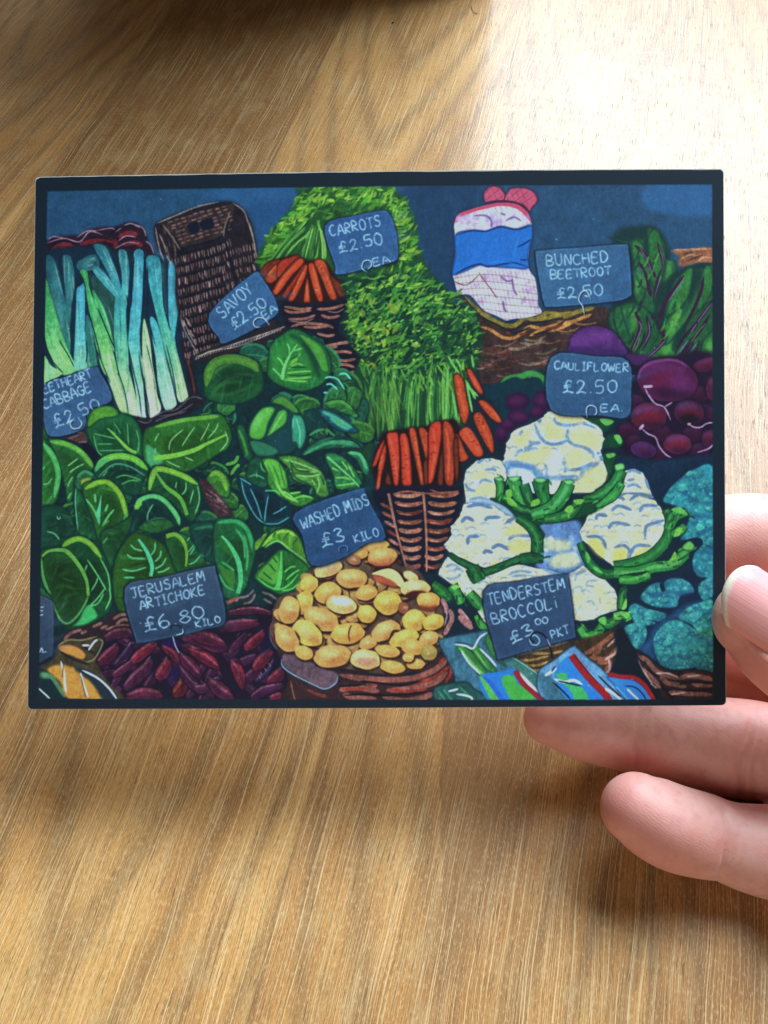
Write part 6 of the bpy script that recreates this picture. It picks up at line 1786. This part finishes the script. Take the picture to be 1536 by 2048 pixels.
def nail_frame():
    """axis along the nail, across it, out of it; a point on the thumb's axis; half width, length, curve radius"""
    P0 = np.array(at(1460, 1200, .176)); P1 = np.array(at(1600, 1290, .1755))
    ax = P1 - P0; ax /= np.linalg.norm(ax)
    f = -np.array(CF); nz = f - ax * f.dot(ax); nz /= np.linalg.norm(nz)
    sx = np.cross(nz, ax)
    if sx.dot(np.array(CU)) < 0:
        sx = -sx
    roll = math.radians(15)
    nz, sx = nz * math.cos(roll) + sx * math.sin(roll), sx * math.cos(roll) - nz * math.sin(roll)
    return ax, sx, nz, np.array(at(1414, 1175, .1835)), .0074, .0185, .0088


def build_hand():
    V, Fc = [], []
    for fg in (THUMB, INDEX, MIDDLE, RING, LITTLE, PALM1, PALM2, WEB, HEEL):
        fg.tube(V, Fc)
    me = mesh('hand', V, Fc)
    tmp = link('hand_build', me)
    md = tmp.modifiers.new('r', 'REMESH'); md.mode = 'VOXEL'; md.voxel_size = .0007; md.use_smooth_shade = True
    ms = tmp.modifiers.new('s', 'SMOOTH'); ms.factor = .5; ms.iterations = 5
    dg = bpy.context.evaluated_depsgraph_get()
    nm = bpy.data.meshes.new_from_object(tmp.evaluated_get(dg))
    bpy.data.objects.remove(tmp, do_unlink=True)
    nm.name = 'hand'
    n = len(nm.vertices)
    co = np.empty(n * 3); nm.vertices.foreach_get('co', co); co = co.reshape(-1, 3)
    no = np.empty(n * 3); nm.vertices.foreach_get('normal', no); no = no.reshape(-1, 3)
    # skin creases across the finger joints, on the palm side
    pc = co - np.array(CO)
    dep = pc @ np.array(CF); X = pc @ np.array(CX) / dep * FPX + 768; Y = 1024 - pc @ np.array(CU) / dep * FPX
    face = np.clip(-(no @ np.array(CF)) + .35, 0, 1)
    disp = np.zeros(n)

    def crease(a, b, width, deep, bend=0.0):
        a, b = np.array(a, float), np.array(b, float)
        d = b - a; L = np.hypot(*d); d /= L; nn = np.array([-d[1], d[0]])
        s = (X - a[0]) * d[0] + (Y - a[1]) * d[1]; t = (X - a[0]) * nn[0] + (Y - a[1]) * nn[1]
        t = t - bend * np.sin(np.clip(s / L, 0, 1) * math.pi)
        m = np.clip(np.minimum(s, L - s) / (.25 * L) + .2, 0, 1)
        return np.exp(-(t / width) ** 2) * m * deep
    for a, b, w_, d_, bn in (((1282, 1395), (1276, 1560), 4.5, .45, 5), ((1296, 1395), (1290, 1550), 3.5, .25, 5), ((1508, 1430), (1480, 1610), 7, .6, 6), ((1528, 1430), (1505, 1612), 5, .4, 6), ((1446, 1610), (1432, 1770), 4.0, .50, -14), ((1456, 1640), (1450, 1750), 3.0, .18, -12)):
        disp -= crease(a, b, w_, d_, bn) * .0017 * face
    # soft pads between the creases
    for px, py, rad, am in ((1180, 1470, 60, .5), (1390, 1500, 60, .5), (1360, 1670, 60, .7), (1300, 1630, 45, .4), (1540, 1690, 60, .4)):
        q = np.exp(-(((X - px) / rad) ** 2 + ((Y - py) / (rad * .8)) ** 2))
        disp += q * am * .001 * face * (dep < .212)
    # skin folds along the sides of the nail, the bed a little sunk
    ax, sx, nz, Cc, W2, L, RC = nail_frame()
    rel = co - Cc
    ny = rel @ ax; uu = np.arctan2(rel @ sx, rel @ nz) * RC / W2; rad = np.hypot(rel @ sx, rel @ nz)
    near = (rad < .014) & (rad > .004) & (ny > .001) & (ny < L + .006)
    fade = np.clip((ny - .0025) / .003, 0, 1) * np.clip((L + .005 - ny) / .004, 0, 1)
    fold = .0010 * np.exp(-((np.abs(uu) - 1.16) / .12) ** 2) - .0006 * (np.abs(uu) < 1.0)
    disp += np.where(near, fold * fade, 0)
    co2 = co + no * disp[:, None]
    nm.vertices.foreach_set('co', co2.ravel())
    # flush: rosier finger ends, joints and edges
    fl = np.zeros(n)
    for px, py, rad, am in ((1060, 1440, 70, .6), (1180, 1490, 90, .45), (1290, 1520, 40, .6), (1500, 1540, 70, .5), (1225, 1610, 60, .75), (1330, 1690, 100, .6), (1450, 1690, 26, .55), (1560, 1700, 90, .3), (1500, 1120, 90, .5), (1500, 1330, 80, .6), (1470, 1300, 50, .3), (1540, 1380, 60, .5)):
        fl += am * np.exp(-(((X - px) / rad) ** 2 + ((Y - py) / rad) ** 2))
    fl = np.clip(fl, 0, 1)
    at_ = nm.attributes.new('flush', 'FLOAT', 'POINT')
    at_.data.foreach_set('value', fl.astype(np.float32))
    o = link('hand', nm, mat=skin_material())
    thing(o, 'bare hand gripping the right edge of the postcard, thumb in front and fingers behind', 'hand')
    return o


def build_nail(parent):
    w = N('nail')
    uvn = w.n('ShaderNodeUVMap', {'uv_map': 'UVMap'}).outputs[0]
    s = w.n('ShaderNodeSeparateXYZ', Vector=uvn)
    edge = w.n('ShaderNodeMapping', Vector=uvn)
    wob = w.noise(w.stretch(uvn, (6, 2, 1)), 1, 2, .5)
    free = w.ramp(w.math('ADD', s.outputs[1], w.math('MULTIPLY', wob, .03)), [(.05, g(1)), (.10, g(0))])
    ridge = w.noise(w.stretch(uvn, (34, 1.2, 1)), 1, 3, .6)
    pink = w.ramp(s.outputs[0], [(0, (.80, .31, .26, 1)), (.5, (.84, .37, .33, 1)), (1, (.80, .37, .34, 1))])
    c = w.mix(free, pink, (.74, .62, .48, 1))
    b = w.n('ShaderNodeBump', Strength=.35, Distance=.0002, Height=ridge)
    w.out(Base_Color=c, Roughness=.22, Normal=b.outputs[0], Specular_IOR_Level=.22)
    w.b.inputs['Subsurface Weight'].default_value = .2
    w.b.inputs['Subsurface Radius'].default_value = (.002, .001, .0006)
    ax, sx, nz, Cc, W2, L, RC = nail_frame()
    nu, nv = 25, 21
    v = []; uvs = []
    for layer in (0, 1):
        for j in range(nv):
            for i in range(nu):
                uu = i / (nu - 1) * 2 - 1; vv = j / (nv - 1)
                a = uu * W2 / RC
                # rounded free edge
                start = .0046 * (uu * uu) ** 1.15
                y = start + vv * (L - start)
                if vv > .75:
                    y -= .0016 * (uu ** 2) * (vv - .75) / .25
                lift = RC + .0002 - .0006 * max(0, 1 - y / .004) ** 2 - layer * .0005
                p = Cc + ax * y + (sx * math.sin(a) + nz * math.cos(a)) * lift
                v.append(p); uvs.append(((uu + 1) / 2, vv))
    fcs = []
    K = nu * nv
    for j in range(nv - 1):
        for i in range(nu - 1):
            a = j * nu + i
            fcs.append((a, a + 1, a + nu + 1, a + nu)); fcs.append((a + K, a + nu + K, a + nu + 1 + K, a + 1 + K))
    for i in range(nu - 1):
        fcs.append((i, i + K, i + 1 + K, i + 1)); a = (nv - 1) * nu + i; fcs.append((a, a + 1, a + 1 + K, a + K))
    for j in range(nv - 1):
        a = j * nu; fcs.append((a, a + nu, a + nu + K, a + K)); a = j * nu + nu - 1; fcs.append((a, a + K, a + nu + K, a + nu))
    me = mesh('thumbnail', v, fcs)
    bm = bmesh.new(); bm.from_mesh(me); bmesh.ops.recalc_face_normals(bm, faces=bm.faces); bm.to_mesh(me); bm.free()
    uv = me.uv_layers.new(name='UVMap')
    for l in me.loops:
        uv.data[l.index].uv = uvs[l.vertex_index]
    return link('thumbnail', me, parent, w.m)


hand = build_hand()
build_nail(hand)
